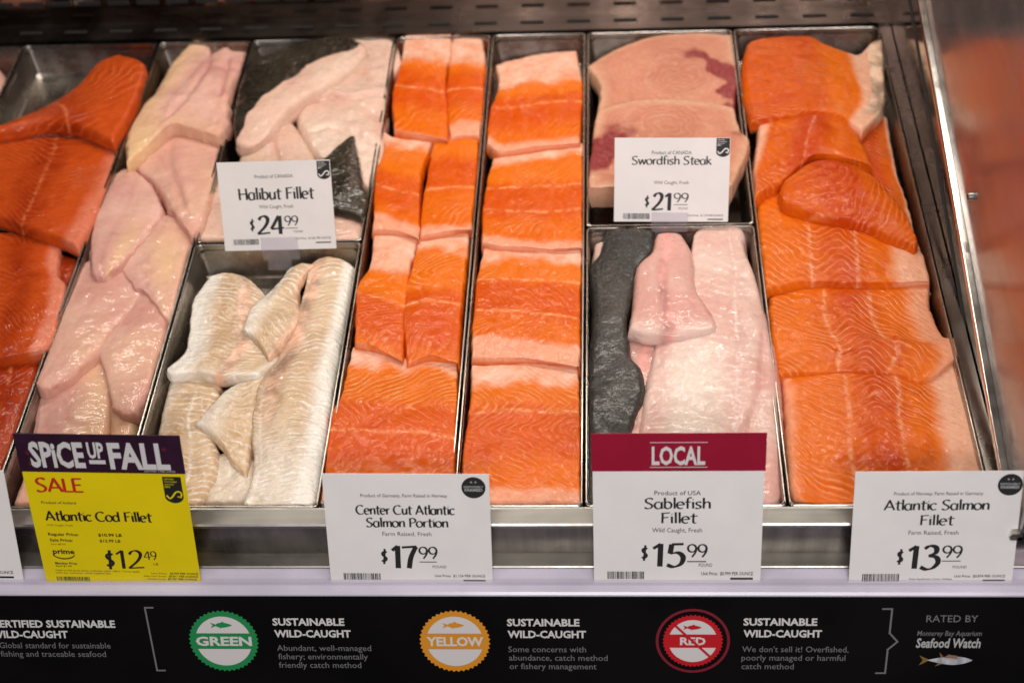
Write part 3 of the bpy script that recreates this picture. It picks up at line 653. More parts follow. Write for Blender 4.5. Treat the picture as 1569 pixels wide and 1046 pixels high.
fish('cod_piece', 'longest cod fillet, glistening along the right of its pan', 'fish', GD,
     [(474,402),(492,392),(520,394),(545,406)], [(531,479),(510,608),(486,759)], [(372,772),(420,775),(468,775)], [(458,470),(425,548),(395,590),(385,660),(388,716)],
     (-.6,-.6,-.2,-.5), 2.6, (.4,.9,.3,.35), .55, 'cod', W_((.12,), sp=.0065, zz=[(0,.8),(.12,0),(.6,2.4),(1,3.2)], ls=1.0, fat=lambda u, v: .9*sst(.66, .85, u)+.6*sst(.6, .9, v),
      six=lambda u, v, X, Y, s: .66*np.exp(-((u-.22)/.2)**2)*sst(.95, .45, v)), lump=(.5,.03))

# ---- paired salmon portions
GE = 'paired salmon portions in the narrow pan'
def portion(label, T, R, B, L, z, group, **kw):
    o = dict(th=2.6, rad=(.25,.18,.25,.18), bulge=.35); 
    for k in list(kw):
        if k in o: o[k] = kw.pop(k)
    sk = kw.pop('skin', True)
    return fish('salmon_portion', label, 'fish', group, T, R, B, L, z, o['th'], o['rad'], o['bulge'], 'salmon', f_portion(**kw), lump=(.22,.028), skin=sk)
portion('left salmon portion with pale square belly, far end of the paired row', [(622,51),(692,50)], [(690,85),(684,115),(686,208)], [(604,199),(640,207),(686,211)], [(613,100),(602,145)], (-0.42,-0.39,0.35,0.35), GE, fat0=.30, fat1=.02)
portion('narrow right salmon portion with pale belly at the far end of the paired row', [(694,53),(738,59)], [(744,99),(741,160)], [(690,211),(712,206),(734,207)], [(686,115),(684,150)], (-0.45,-0.45,0.27,0.27), GE, fat0=.28, fat1=.12)
portion('left salmon portion in the second pair from the far end', [(587,200),(610,212),(663,214)], [(655,240),(646,268),(643,360)], [(571,352),(610,354),(642,360)], [(588,230),(575,268)], (-0.48,-0.45,0.27,0.27), GE, fat0=.10, fat1=.16)
portion('right salmon portion in the second pair from the far end', [(665,209),(700,206),(732,206)], [(731,260),(722,345)], [(643,362),(680,356),(722,346)], [(660,240),(648,306)], (-0.42,-0.42,0.39,0.35), GE, fat0=.02, fat1=.08, deepc=.4)
portion('left salmon portion with pale square top in the third pair from the far end', [(573,357),(642,359)], [(635,390),(627,417),(617,545)], [(543,526),(580,534),(617,545)], [(566,409),(547,443)], (-0.45,-0.45,0.31,0.31), GE, fat0=.31, fat1=.0, deepc=.7)
portion('right salmon portion with dark lower half in the third pair from the far end', [(643,360),(690,356),(718,356)], [(714,410),(709,455),(703,550)], [(625,557),(660,545),(703,549)], [(630,410),(621,447),(618,500)], (-0.45,-0.45,0.43,0.35), GE, fat0=.14, fat1=.0, deepc=.68, deepw=.22)
portion('single broad salmon portion nearest the front of the paired row', [(541,530),(580,536),(619,547),(660,543),(701,553)], [(699,644),(695,740)], [(493,768),(590,768),(693,768)], [(524,602),(507,636),(498,716)], (-0.48,-0.45,0.19,0.19), GE, fat0=.10, fat1=.06, deepc=.55, deepw=.2, sp=.0095, lsm=1.3, zz=[(0,0),(.35,.10),(.55,.06),(1,.12)])
# ---- single row of broad portions
GF = 'broad salmon portions in the single row'
portion('salmon portion with wide pale belly at the far end of the single row', [(759,100),(800,88),(840,81),(883,77)], [(893,134),(891,180),(889,216)], [(747,219),(768,232),(820,226),(889,217)], [(764,130),(751,172)], (-0.39,-0.36,0.31,0.31), GF, fat0=.30, fat1=.08, deepc=.6)
portion('flat striped salmon portion second from the far end of the single row', [(756,242),(800,236),(893,219)], [(893,300),(892,374)], [(738,372),(780,378),(840,380),(892,374)], [(743,291)], (-0.45,-0.42,0.27,0.27), GF, fat0=.09, fat1=.10, mids=(.38,.62), deepc=.5)
portion('salmon portion with pale grainy lower edge third from the far end of the single row', [(741,379),(800,378),(890,379)], [(890,420),(888,553)], [(722,548),(800,549),(888,554)], [(730,434),(724,497)], (-0.45,-0.45,0.23,0.23), GF, fat0=.13, fat1=.20, mids=(.3,.58), deepc=.45, deepw=.14)
portion('salmon portion with bold slanting lines nearest the front of the single row', [(723,558),(800,556),(885,557)], [(888,644),(888,740)], [(705,768),(800,768),(888,768)], [(720,611),(707,720)], (-0.48,-0.45,0.15,0.15), GF, fat0=.15, fat1=.08, mids=(.36,), deepc=.5, deepw=.18, sp=.0095, lsm=1.3, zz=[(0,0),(.3,-.07),(.5,-.03),(.75,-.10),(1,-.15)])

# ---- swordfish
GG = 'swordfish steaks in the rear pan'
def f_sword(c1, blood):
    def F(u, v, X, Y, W, L, seed):
        q = np.hypot((u-c1[0])*W, (v-c1[1])*L*1.25)
        ph = q/.0105+2.6*vnoise(X, Y, .03, seed+20, 3)
        rim = sst(.10, .0, np.minimum(np.minimum(u, 1-u), np.minimum(v, 1-v)))
        six = blood(u+.10*vnoise(X, Y, .02, seed+23, 3), v+.10*vnoise(X, Y, .02, seed+24, 3))
        return dict(phase=ph, ls=.55*sst(.085, .02, q)+.25, deep=np.clip(.35+.7*vnoise(X, Y, .05, seed+22, 3)+.4*sst(.045, .03, q), 0, 1), fat=.75*rim, mid=.25*np.exp(-((q-.046)/.003)**2), six=np.clip(six, 0, 1))
    return F
def bump2(u, v, cu, cv, su, sv, a=1.0, rot=0):
    du, dv = u-cu, v-cv; return a*np.exp(-((du*math.cos(rot)+dv*math.sin(rot))/su)**2-((-du*math.sin(rot)+dv*math.cos(rot))/sv)**2)
fish('swordfish_steak', 'far swordfish steak with rounded top and dark red streak on its right', 'fish', GG,
     [(900,101),(946,74),(1003,55),(1060,50),(1121,53)], [(1129,126),(1124,165)], [(916,172),(960,165),(1010,160),(1070,160),(1124,168)], [(918,126),(920,150)],
     (.1,.1,.2,.2), 3.0, (.3,.3,.3,.3), .2, 'sword', f_sword((.60, .62), lambda u, v: 1.5*bump2(u, v, .84, .44, .25, .07, 1.0, .75)+1.4*bump2(u, v, .97, .74, .06, .26, .9)), lump=(.12,.03), res=.0014)
fish('swordfish_steak', 'near swordfish steak with a dark red patch at its left edge, behind the price card', 'fish', GG,
     [(915,170),(960,156),(1003,152),(1060,154),(1125,164)], [(1134,200),(1148,219)], [(902,286),(1000,286),(1070,285),(1122,284)], [(907,229)],
     (1.3,1.3,1.3,1.2), 3.2, (.18,.25,.15,.25), .2, 'sword', f_sword((.48, .28), lambda u, v: bump2(u, v, .07, .52, .13, .26, 1.5, .2)+bump2(u, v, .93, .38, .05, .08, .5)), lump=(.12,.03), res=.0014)

# ---- sablefish
GH = 'sablefish pieces in the front pan'
fish('sablefish_piece', 'small pale pink sablefish end at the top left corner under the black skin', 'fish', GH,
     [(910,372),(930,366)], [(940,385)], [(908,400),(935,405)], [], (-1.5,-1.5,-1.5,-1.5), 2, (.6,.6,.6,.6), .3, 'sable', W_((), ls=.3))
fish('sablefish_fillet', 'large pale sablefish fillet with a seam of pin bones, along the right of its pan', 'fish', GH,
     [(1060,368),(1068,352),(1085,343),(1110,341),(1136,348),(1145,364)], [(1146,395),(1168,450),(1198,571),(1202,696),(1198,775)], [(950,775),(1060,775),(1194,775)], [(1050,420),(1010,500),(992,571),(975,663)],
     (-.3,-.4,-.6,-.6), 2.8, (.8,1.4,.6,.8), 1.1, 'sable', W_((.66,), sp=.011, zz=[(0,2.5),(.35,1.5),(.66,0),(1,1.2)], ls=.55,
      fat=lambda u, v: .7*np.exp(-((u-.36)/.2)**2)*sst(.35, .55, v), deep=lambda u, v: .3*np.exp(-((u-.66)/.06)**2)+.45*np.exp(-((u-.12)/.05)**2)*sst(.3, .4, v)+.35*sst(.8, 1, u), six=lambda u, v, X, Y, s: .35*np.exp(-((u-.02)/.035)**2)*sst(.3, .5, v)), lump=(.35,.04), creases=[([(1075,735),(1130,690),(1160,610),(1168,520)],.08,.5,.12)])
fish('sablefish_piece', 'thin rosy belly flap folded between the black skin and the large pale fillet', 'fish', GH,
     [(958,505),(985,500),(1020,512)], [(1005,560),(998,620),(985,690)], [(935,775),(965,775),(985,775)], [(960,560),(955,650)],
     (-1.1,-.8,-1.2,-1.0), 1.8, (.5,.4,.4,.5), .4, 'sable', W_((), ls=.25, deep=lambda u, v: .55+0*u, six=lambda u, v, X, Y, s: .55*np.exp(-((u-.55)/.16)**2)), lump=(.3,.03))
fish('sablefish_fillet', 'sablefish piece lying with black leathery skin upward, on the left of its pan', 'fish', GH,
     [(928,348),(960,345),(1002,350)], [(1000,386),(978,416),(966,470),(962,500),(966,545),(984,568),(986,605),(968,663)], [(898,775),(925,775),(955,775)], [(918,385),(904,410),(908,472),(900,571),(900,663)],
     (-.1,.2,-.5,-.3), 2.4, (.6,.5,.6,.7), .6, 'sableskin', W_((), sp=.004, zz=[(0,1),(.5,0),(1,1)], ls=.06, deep=lambda u, v: .3*sst(.3, 1, u), six=lambda u, v, X, Y, s: .6+0*u), lump=(.28,.05))
fish('sablefish_piece', 'rosy pink sablefish tail piece lying on top between black skin and pale fillet', 'fish', GH,
     [(1004,362),(1014,356),(1045,357)], [(1062,390),(1067,440),(1085,470),(1098,492)], [(961,503),(990,512),(1030,517),(1070,512),(1098,505)], [(996,390),(974,412),(970,460)],
     (.3,.3,1.1,1.1), 1.6, (.6,.7,.5,.6), .8, 'sable', W_((), ls=.25, deep=lambda u, v: .7+0*u, six=lambda u, v, X, Y, s: .45*np.exp(-((u-.45)/.10)**2)+.15, fat=lambda u, v: .5*sst(.85, 1, v)), lump=(.2,.03), creases=[([(1022,362),(1018,430),(1014,500)],.15,.3,.05)])

# ---- salmon fillets
GI = 'salmon fillets in the wide right pan'
fish('salmon_fillet', 'long salmon belly strip lying along the right wall beneath the upper fillets', 'fish', GI,
     [(1290,190),(1330,180),(1358,176)], [(1374,260),(1390,310),(1400,350)], [(1310,330),(1360,350),(1402,372)], [], (-1.2,-1.0,-1.0,-.8), 2.4, (.5,.4,.5,.5), .5, 'salmonfillet', f_side((), .93, fatamp=1, dp0=.4), skin=True)
fish('salmon_fillet', 'frontmost salmon fillet with broad pink belly, partly behind the right price card', 'fish', GI,
     [(1193,560),(1285,552),(1380,562),(1420,570),(1474,548)], [(1490,630),(1508,722),(1520,770)], [(1226,772),(1270,778),(1350,775),(1518,775)], [(1203,631),(1206,720),(1212,755)],
     (-1.0,-1.2,-.5,-.9), 2.4, (.5,.5,1.0,.7), .7, 'salmonfillet', f_side((.33,.60), .80, fat0=.5), lump=(.25,.03), skin=True)
fish('salmon_fillet', 'salmon fillet with a ragged notch on its right edge, second from the front', 'fish', GI,
     [(1178,452),(1238,437),(1293,436),(1340,437),(1424,434)], [(1427,476),(1448,514),(1473,516),(1475,537)], [(1193,572),(1283,571),(1371,573),(1414,583),(1455,558)], [(1178,502)],
     (-.9,-.9,-.3,-.5), 2.4, (.5,.5,.35,.6), .6, 'salmonfillet', f_side((.34,.62), .86, fatamp=.6), lump=(.25,.03), creases=[([(1278,538),(1288,548),(1306,541),(1312,548)],.3,.12,.1),([(1368,520),(1372,545),(1380,565)],.25,.15,.12)], skin=True)
fish('salmon_fillet', 'salmon fillet with clean cut front edge in the middle of the wide pan', 'fish', GI,
     [(1160,306),(1185,290),(1270,310),(1340,340),(1409,372)], [(1418,398),(1424,428)], [(1172,441),(1240,431),(1293,433),(1340,434),(1424,429)], [(1160,352)],
     (-.8,-.8,.1,.0), 2.3, (.5,.4,.3,.6), .6, 'salmonfillet', f_side((.30,.58), .80, fatamp=.8), lump=(.25,.03), skin=True)
fish('salmon_fillet', 'bent salmon fillet with pale left rim below the topmost fillet', 'fish', GI,
     [(1163,187),(1219,172),(1261,170),(1290,178),(1310,200)], [(1338,249)], [(1157,302),(1178,290),(1198,281),(1225,258),(1252,240),(1300,246),(1336,252)], [(1155,264)],
     (-.2,.0,.6,.9), 2.2, (.5,.8,.7,.3), .9, 'salmonfillet', f_side((.5,), 1.5, fat0=.9, ang=.15, dp0=.35, lsm=.6), lump=(.25,.03), skin=True)
fish('salmon_fillet', 'narrow curved salmon tail piece lying across the pan with glossy orange top', 'fish', GI,
     [(1198,283),(1210,270),(1250,246),(1300,251),(1349,277)], [(1380,316),(1398,345),(1408,370)], [(1199,312),(1246,330),(1311,342),(1370,365),(1403,379)], [(1194,296)],
     (.9,1.0,1.1,.9), 1.9, (.6,.5,.6,.5), .9, 'salmonfillet', f_side((), 1.5, dp0=.45, zz=[(0,0),(.5,.02),(1,.14)], sp=.011, lsm=.6), lump=(.2,.03), skin=True)
def f_top(u, v, X, Y, W, L, seed):
    d = f_side((), .60, zz=[(0,.03),(.4,.01),(1,.07)], sp=.0058, fatamp=0)(u, v, X, Y, W, L, seed)
    uu = u-.14*v+.02*vnoise(X, Y, .02, seed+31, 3)
    d['deep'] = np.clip(.6*sst(.6, .4, uu), 0, 1); d['fat'] = .9*sst(.69, .76, uu)
    d['ls'] = d['ls']*(1-.9*d['fat'])*np.where(uu > .55, 1.2, .8); d['six'] = .8*sst(.88, .91, u+.10*(.5-v)**2)*sst(.95, .7, v)
    d['mid'] = 0*u; return d
fish('salmon_fillet', 'topmost salmon fillet with a wide pale pointed belly flap on its right', 'fish', GI,
     [(1143,66),(1170,58),(1235,55),(1265,67),(1300,80),(1318,82),(1336,64),(1352,59)], [(1354,110),(1354,164)], [(1150,183),(1200,178),(1250,170),(1284,176),(1305,190),(1321,201)], [(1136,100),(1137,140)],
     (.5,.2,.9,1.0), 2.2, (.5,.25,.5,.8), .6, 'salmonfillet', f_top, lump=(.2,.03), skin=True)
# ------------------------------------------------------------------ lettering
def arc(cx, cy, rx, ry, a0, a1, n=18):
    return [(cx+rx*math.cos(math.radians(a)), cy+ry*math.sin(math.radians(a))) for a in np.linspace(a0, a1, n)]
def S_(x0, y0, w, h):
    return [(x0+w*.95, y0+h*.90), (x0+w*.7, y0+h*.99), (x0+w*.35, y0+h*.97), (x0+w*.12, y0+h*.80), (x0+w*.25, y0+h*.60), (x0+w*.62, y0+h*.46), (x0+w*.88, y0+h*.27), (x0+w*.68, y0+h*.05), (x0+w*.3, y0+h*.0), (x0+w*.0, y0+h*.10)]
X_ = .46
G = {  # glyph: advance, strokes (calligraphic letters with thick stems and thin cross strokes)
 'A': (.62, [[(.02,0),(.30,.70)], [(.28,.72),(.58,0)], [(.10,.22),(.44,.22)]]),
 'C': (.62, [arc(.34,.35,.32,.35,50,310,26)]),
 'E': (.44, [[(.06,.70),(.06,0)], [(.03,.69),(.42,.70)], [(.06,.37),(.36,.38)], [(.06,.01),(.42,.02)]]),
 'F': (.46, [[(.10,.72),(.08,0)], [(.02,.67),(.46,.72)], [(.09,.37),(.38,.40)]]),
 'H': (.64, [[(.08,.72),(.10,0)], [(.52,.72),(.54,0)], [(.02,.36),(.62,.38)]]),
 'L': (.40, [[(.06,.70),(.06,0)], [(.05,.02),(.40,.02)]]),
 'P': (.50, [[(.09,.70),(.08,0)], [(.02,.66)]+arc(.22,.52,.24,.18,95,-100,16)+[(.10,.33)]]),
 'S': (.50, [S_(.02,0,.44,.71)]),
 'a': (.46, [arc(.20,.22,.18,.23,60,400,22), [(.38,X_),(.37,.10),(.41,0)]]),
 'b': (.46, [[(.07,.74),(.07,.02)], arc(.22,.23,.18,.23,150,-150,20)]),
 'c': (.40, [arc(.22,.23,.20,.23,48,312,20)]),
 'd': (.47, [arc(.20,.23,.18,.23,30,330,20), [(.38,.74),(.38,0)]]),
 'e': (.43, [[(.03,.24),(.38,.27)]+arc(.20,.23,.18,.23,10,310,22)]),
 'f': (.30, [[(.32,.72),(.22,.75),(.13,.66),(.12,.45),(.12,0)], [(.0,.44),(.28,.45)]]),
 'h': (.45, [[(.07,.74),(.07,0)], [(.07,.28),(.16,.42),(.28,.45),(.36,.36),(.37,0)]]),
 'i': (.19, [[(.09,X_),(.10,0)], [(.08,.62),(.11,.60)]]),
 'k': (.44, [[(.07,.74),(.07,0)], [(.36,.47),(.08,.22)], [(.14,.27),(.40,0)]]),
 'l': (.19, [[(.09,.76),(.10,0)]]),
 'm': (.66, [[(.07,X_),(.07,0)], [(.07,.28),(.16,.42),(.26,.44),(.32,.34),(.32,0)], [(.32,.28),(.41,.42),(.52,.44),(.58,.34),(.58,0)]]),
 'n': (.45, [[(.07,X_),(.07,0)], [(.07,.26),(.16,.42),(.28,.45),(.36,.36),(.37,0)]]),
 'o': (.46, [arc(.22,.23,.20,.23,90,450,26)]),
 'r': (.33, [[(.08,X_),(.08,0)], [(.08,.26),(.17,.42),(.31,.45)]]),
 's': (.36, [S_(.02,0,.30,.46)]),
 't': (.34, [[(.16,.66),(.15,.12),(.20,.01),(.30,.02)], [(.0,.46),(.36,.50)]]),
 'u': (.46, [[(.07,X_),(.08,.12),(.16,.01),(.27,.03),(.37,.20)], [(.38,X_),(.38,0)]]),
 'w': (.62, [[(.02,X_),(.15,0)], [(.15,0),(.30,.44)], [(.30,.44),(.44,0)], [(.44,0),(.58,X_)]]),
 '1': (.36, [[(.05,.56),(.24,.70)], [(.24,.71),(.22,0)]]),
 '2': (.54, [[(.10,.56),(.18,.67),(.32,.71),(.44,.62),(.42,.46),(.28,.26),(.02,.02)], [(.02,.02),(.50,.06)]]),
 '3': (.52, [[(.10,.62),(.24,.71),(.40,.66),(.40,.50),(.22,.40)], [(.22,.40),(.42,.36),(.48,.20),(.36,.03),(.18,-.02),(.02,.05)]]),
 '4': (.52, [[(.34,.71),(.02,.20)], [(.02,.20),(.52,.24)], [(.38,.71),(.37,0)]]),
 '5': (.50, [[(.46,.70),(.16,.69)], [(.16,.69),(.12,.40)], [(.12,.40),(.32,.43),(.45,.30),(.40,.09),(.22,-.01),(.04,.05)]]),
 '7': (.50, [[(.02,.66),(.50,.69)], [(.48,.69),(.30,.35),(.22,0)]]),
 '9': (.48, [arc(.22,.50,.19,.21,20,380,22), [(.42,.54),(.38,.28),(.22,0)]]),
 '$': (.36, [S_(.03,.10,.27,.50), [(.20,.74),(.13,-.04)]]),
 ' ': (.26, []),
}
def stroke(mb, pts, wmin, wmax, nib, z, sx, sy, ox, oy):
    p = np.array(pts, float)
    if len(p) > 2 and len(p) < 14: p = spline(p, np.linspace(0, 1, 26))
    elif len(p) == 2: p = p[0]+(p[1]-p[0])*np.linspace(0, 1, 6)[:, None]
    q = np.stack([ox+p[:, 0]*sx, oy+p[:, 1]*sy], 1)
    t = np.gradient(q, axis=0); t /= np.linalg.norm(t, axis=1)[:, None]+1e-12
    ang = np.arctan2(t[:, 1], t[:, 0]); wd = wmin+(wmax-wmin)*np.abs(np.sin(ang-nib))
    n = np.stack([-t[:, 1], t[:, 0]], 1)*wd[:, None]/2; k = len(q)
    vs = [(a[0]+b[0], a[1]+b[1], z) for a, b in zip(q, n)]+[(a[0]-b[0], a[1]-b[1], z) for a, b in zip(q, n)]
    mb.add(vs, [(i, k+i, k+i+1, i+1) for i in range(k-1)])
def script(mb, text, x0, x1, yb, cap, z, wt=(.035, .115), nib=.25):
    adv = [G[c][0] for c in text]; sx = (x1-x0)/(sum(adv)); sy = cap/.70; x = x0; s = sy; kk = 0
    for c, a in zip(text, adv):
        for st in G[c][1]:
            stroke(mb, st, wt[0]*s, wt[1]*s, nib, z+kk*1.2e-6, sx, sy, x, yb); kk += 1
        x += a*sx
_cache = {}
def bfont(text, bold, shear):
    key = (text, bold, shear)
    if key in _cache: return _cache[key]
    cu = bpy.data.curves.new('t', 'FONT'); cu.body = text; cu.size = 1; cu.offset = bold; cu.shear = shear; cu.resolution_u = 2; cu.fill_mode = 'FRONT'
    o = bpy.data.objects.new('t', cu); col.objects.link(o)
    me = bpy.data.meshes.new_from_object(o.evaluated_get(bpy.context.evaluated_depsgraph_get()))
    v = np.zeros(len(me.vertices)*3); me.vertices.foreach_get('co', v); v = v.reshape(-1, 3)
    f = [tuple(p.vertices) for p in me.polygons]
    bpy.data.objects.remove(o); bpy.data.curves.remove(cu); bpy.data.meshes.remove(me)
    _cache[key] = (v, f); return v, f
def sans(mb, text, x0, x1, yb, cap, z, bold=0.0, shear=0.0):
    v, f = bfont(text, bold, shear); a, b = v[:, 0].min(), v[:, 0].max()
    mb.add([(x0+(p[0]-a)*(x1-x0)/(b-a), yb+p[1]*cap/.729, z) for p in v], f)

# ------------------------------------------------------------------ price cards
def tri_emblem(mb_dark, mb_light, x0, x1, y0, y1, z):
    w_ = x1-x0; h = y1-y0
    mb_dark.poly([(x0, y1), (x0, y0+h*.2)]+[(x0+w_*t, y0+h*.2-h*.2*math.sin(math.pi*t)**.6) for t in (.08,.2,.35,.5,.65,.8,.92)]+[(x1, y0+h*.2), (x1, y1)], z)
    for k in range(4): sans(mb_light, ('CERTIFIED', 'SUSTAINABLE', 'SEAFOOD', 'MSC')[k], x0+w_*.08, x0+w_*(.62, .75, .58, .38)[k], y1-h*(.11+.10*k), h*(.05 if k < 3 else .07), z+.00012, .01)
    st = [(.10,.30),(.25,.18),(.42,.26),(.62,.42),(.82,.44),(.92,.34),(.82,.24),(.68,.26),(.90,.22)]
    p = spline([(x0+w_*a, y0+h*b) for a, b in st], np.linspace(0, 1, 40)); t = np.gradient(p, axis=0); t /= np.linalg.norm(t, axis=1)[:, None]+1e-12
    n = np.stack([-t[:, 1], t[:, 0]], 1)*w_*.045; k = len(p)
    mb_light.add([(a[0]+b[0], a[1]+b[1], z+.00012) for a, b in zip(p, n)]+[(a[0]-b[0], a[1]-b[1], z+.00012) for a, b in zip(p, n)], [(i, k+i, k+i+1, i+1) for i in range(k-1)])
def disc(cx, cy, r, n=40): return [(cx+r*math.cos(a), cy+r*math.sin(a)) for a in np.linspace(0, 2*math.pi, n+1)[:-1]]
def barcode(mb, x0, x1, y0, y1, z, seed):
    r = random.Random(seed); x = x0; u = (x1-x0)/60
    while x < x1-u:
        w_ = u*r.choice((.7, .7, 1.2, 1.8)); mb.quad((x, y0, z), (x+w_, y0, z), (x+w_, y1, z), (x, y1, z)); x += w_+u*r.choice((.6, .8, 1.4))

def card_frame(TL, TR, BR, BL, p0, lean):
    """the card's real place: through the line y,z of p0, leaning back by lean degrees"""
    n = np.array([0, -math.cos(math.radians(lean)), math.sin(math.radians(lean))])
    q = [onplane(np.array(a[0], float), np.array(a[1], float), p0, n) for a in (TL, TR, BR, BL)]
    ex = (q[1]-q[0])+(q[2]-q[3]); ex /= np.linalg.norm(ex); ey = (q[0]-q[3])+(q[1]-q[2]); ey -= ex*(ey @ ex); ey /= np.linalg.norm(ey); nz = np.cross(ex, ey)
    W = (np.linalg.norm(q[1]-q[0])+np.linalg.norm(q[2]-q[3]))/2; H = (np.linalg.norm(q[0]-q[3])+np.linalg.norm(q[1]-q[2]))/2
    org = (q[2]+q[3])/2-ex*W/2; Mx = Matrix.Identity(4)
    for i in range(3): Mx[i][0] = ex[i]; Mx[i][1] = ey[i]; Mx[i][2] = nz[i]; Mx[i][3] = org[i]
    return Mx, W, H
Z1 = .0006
def card(label, corners, p0, lean, paper, head=0.0, headmat=None, group='price cards standing in the case'):
    Mx, W, H = card_frame(*corners, p0, lean)
    o = empty('price_card'); o.matrix_world = Mx; tag(o, label, 'price card', group)
    m = MB(); m.box(0, W, 0, H*(1-head), -.0004, .0004); m.build('card_sheet', paper, o)
    if head:
        m = MB(); m.box(-.001, W+.001, H*(1-head), H, -.0006, .0006); m.build('header_band', headmat, o)
    X = lambda u: u*W
    Yv = lambda v: H*(1-v)
    return o, W, H, X, Yv
def emblem_part(o, X, Yv, u0, u1, v0, v1, lightmat=None):
    a, b = MB(), MB(); tri_emblem(a, b, X(u0), X(u1), Yv(v1), Yv(v0), Z1)
    e = a.build('certification_emblem', MAT['ink'], o); b.build('emblem_mark', lightmat or MAT['paper'], e)
def badge_part(o, X, Yv, cu, cv, r):
    a, b = MB(), MB(); cx, cy = X(cu), Yv(cv); a.poly(disc(cx, cy, r), Z1)
    sans(b, 'RESPONSIBLY', cx-r*.80, cx+r*.80, cy-r*.02, r*.20, Z1+.0001, .015); sans(b, 'FARMED', cx-r*.74, cx+r*.74, cy-r*.34, r*.26, Z1+.0001, .03)
    for q in (-1, 1):
        b.poly([(cx+q*r*.08, cy+r*.42), (cx+q*r*.30, cy+r*.50), (cx+q*r*.16, cy+r*.62)][::q], Z1+.0001)
    e = a.build('farmed_badge', MAT['ink'], o); b.build('badge_lettering', MAT['midtext'], e)
def std(o, W, H, X, Yv, prod, titles, wild, price, cents, unit, bc, seed, rows, tiny=MAT['greyink']):
    def one(nm, t, a, b, v, c, bd=0):
        m = MB(); sans(m, t, X(a), X(b), Yv(v), c, Z1, bd); return m.build(nm, tiny, o)
    one('origin_line', prod[0], prod[1], prod[2], prod[3], H*prod[4], .004)
    one('catch_line', wild[0], wild[1], wild[2], wild[3], H*.042*wild[4])
    one('unit_price', unit[0]+'  '+unit[1], .645, .955, unit[2], H*.024, .01)
    m = MB(); m.quad((X(.82), Yv(unit[3]+.008), Z1), (X(.955), Yv(unit[3]+.008), Z1), (X(.955), Yv(unit[3]-.006), Z1), (X(.82), Yv(unit[3]-.006), Z1)); m.build('stock_code', tiny, o)
    one('price_unit', 'POUND', price[4], price[5], price[6]+.022, H*.026)
    m = MB()
    for t, a, b, v, c in titles: script(m, t, X(a), X(b), Yv(v), H*c, Z1, (.055, .135))
    m.build('product_name', MAT['ink'], o)
    m = MB(); script(m, '$', X(price[1]), X(price[1]+.045), Yv(price[3]-.045), H*price[7]*.62, Z1, (.06, .10))
    script(m, price[0], X(price[1]+.06), X(price[2]), Yv(price[3]), H*price[7], Z1, (.05, .15))
    script(m, cents[0], X(cents[1]), X(cents[2]), Yv(cents[3]), H*cents[4], Z1, (.06, .11))
    m.quad((X(cents[1]), Yv(cents[3]+.034), Z1), (X(cents[2]-.01), Yv(cents[3]+.034), Z1), (X(cents[2]-.01), Yv(cents[3]+.027), Z1), (X(cents[1]), Yv(cents[3]+.027), Z1))
    m.build('price_lettering', MAT['ink'], o)
    m = MB(); barcode(m, X(.082), X(.31), Yv(bc[1]), Yv(bc[0]), Z1, seed); m.build('barcode', MAT['ink'], o)

def clip_part(o, x0, x1, y0, y1, depth):
    m = MB(); m.box(x0, x1, 0, y1, .0012, .0022); m.box(x0, x1, y0, 0, -.004, -.003)
    m.box(x0, x1, -.001, 0, -.003, .0022)
    m.box(x0+.004, x1-.010, y0-depth, y0, -.006, -.005)
    m.build('clear_clip', MAT['clear'], o)

# halibut card clipped to the rim between its pan and the cod pan
o, W, H, X, Yv = card('white halibut price card reading 24.99, clipped above the cod pan', ((333,250),(506,244),(516,381),(345,384)), (0, YC-.004, .004), 27, MAT['paper'])
std(o, W, H, X, Yv, ('Product of CANADA', .325, .665, .185, .04), [('Halibut Fillet', .165, .84, .425, .125)], ('Wild Caught, Fresh', .342, .645, .525, 1), ('24', .245, .548, .82, .63, .715, .785, .205), ('99', .557, .682, .725, .105),
    ('Unit Price:', '$1.562 PER OUNCE', .885, .925), (.87, .935), 3, 0)
emblem_part(o, X, Yv, .882, .995, .01, .215)
clip_part(o, W*.33, W*.66, -.012, .014, .012)
# swordfish card
o, W, H, X, Yv = card('white swordfish price card reading 21.99, clipped above the sablefish pan', ((941,211.5),(1117,211),(1116,340),(940,339)), (0, YG-.004, .006), 29, MAT['paper'])
std(o, W, H, X, Yv, ('Product of CANADA', .323, .668, .195, .045), [('Swordfish Steak', .15, .845, .315, .095)], ('Wild Caught, Fresh', .345, .65, .548, 1), ('21', .268, .51, .865, .563, .648, .83, .205), ('99', .522, .655, .765, .105),
    ('Unit Price:', '$1.374 PER OUNCE', .935, .97), (.90, .97), 5, 0)
emblem_part(o, X, Yv, .880, .996, .004, .225)
clip_part(o, W*.33, W*.65, -.012, .010, .010)
# front cards standing in the price rail
PC = (0, float(P(784, 889, Z2-.004)[1]), Z2-.004); LEAN = 21
o, W, H, X, Yv = card('white salmon portion price card reading 17.99 with round black badge', ((491,724),(748,727),(755,893),(508,893)), PC, LEAN, MAT['paper'])
std(o, W, H, X, Yv, ('Product of Germany, Farm Raised in Norway', .223, .746, .205, .03), [('Center Cut Atlantic', .19, .787, .36, .08), ('Salmon Portion', .245, .745, .475, .08)], ('Farm Raised, Fresh', .34, .638, .555, .9), ('17', .322, .543, .855, .635, .72, .83, .205), ('99', .555, .672, .765, .105),
    ('Unit Price:', '$1.124 PER OUNCE', .935, .965), (.905, .965), 7, 0)
badge_part(o, X, Yv, .905, .118, W*.072)
o, W, H, X, Yv = card('white sablefish price card reading 15.99 under a crimson LOCAL header', ((911,664),(1177,663),(1165,892),(910,892)), PC, LEAN, MAT['paper'], .242, MAT['crimson'])
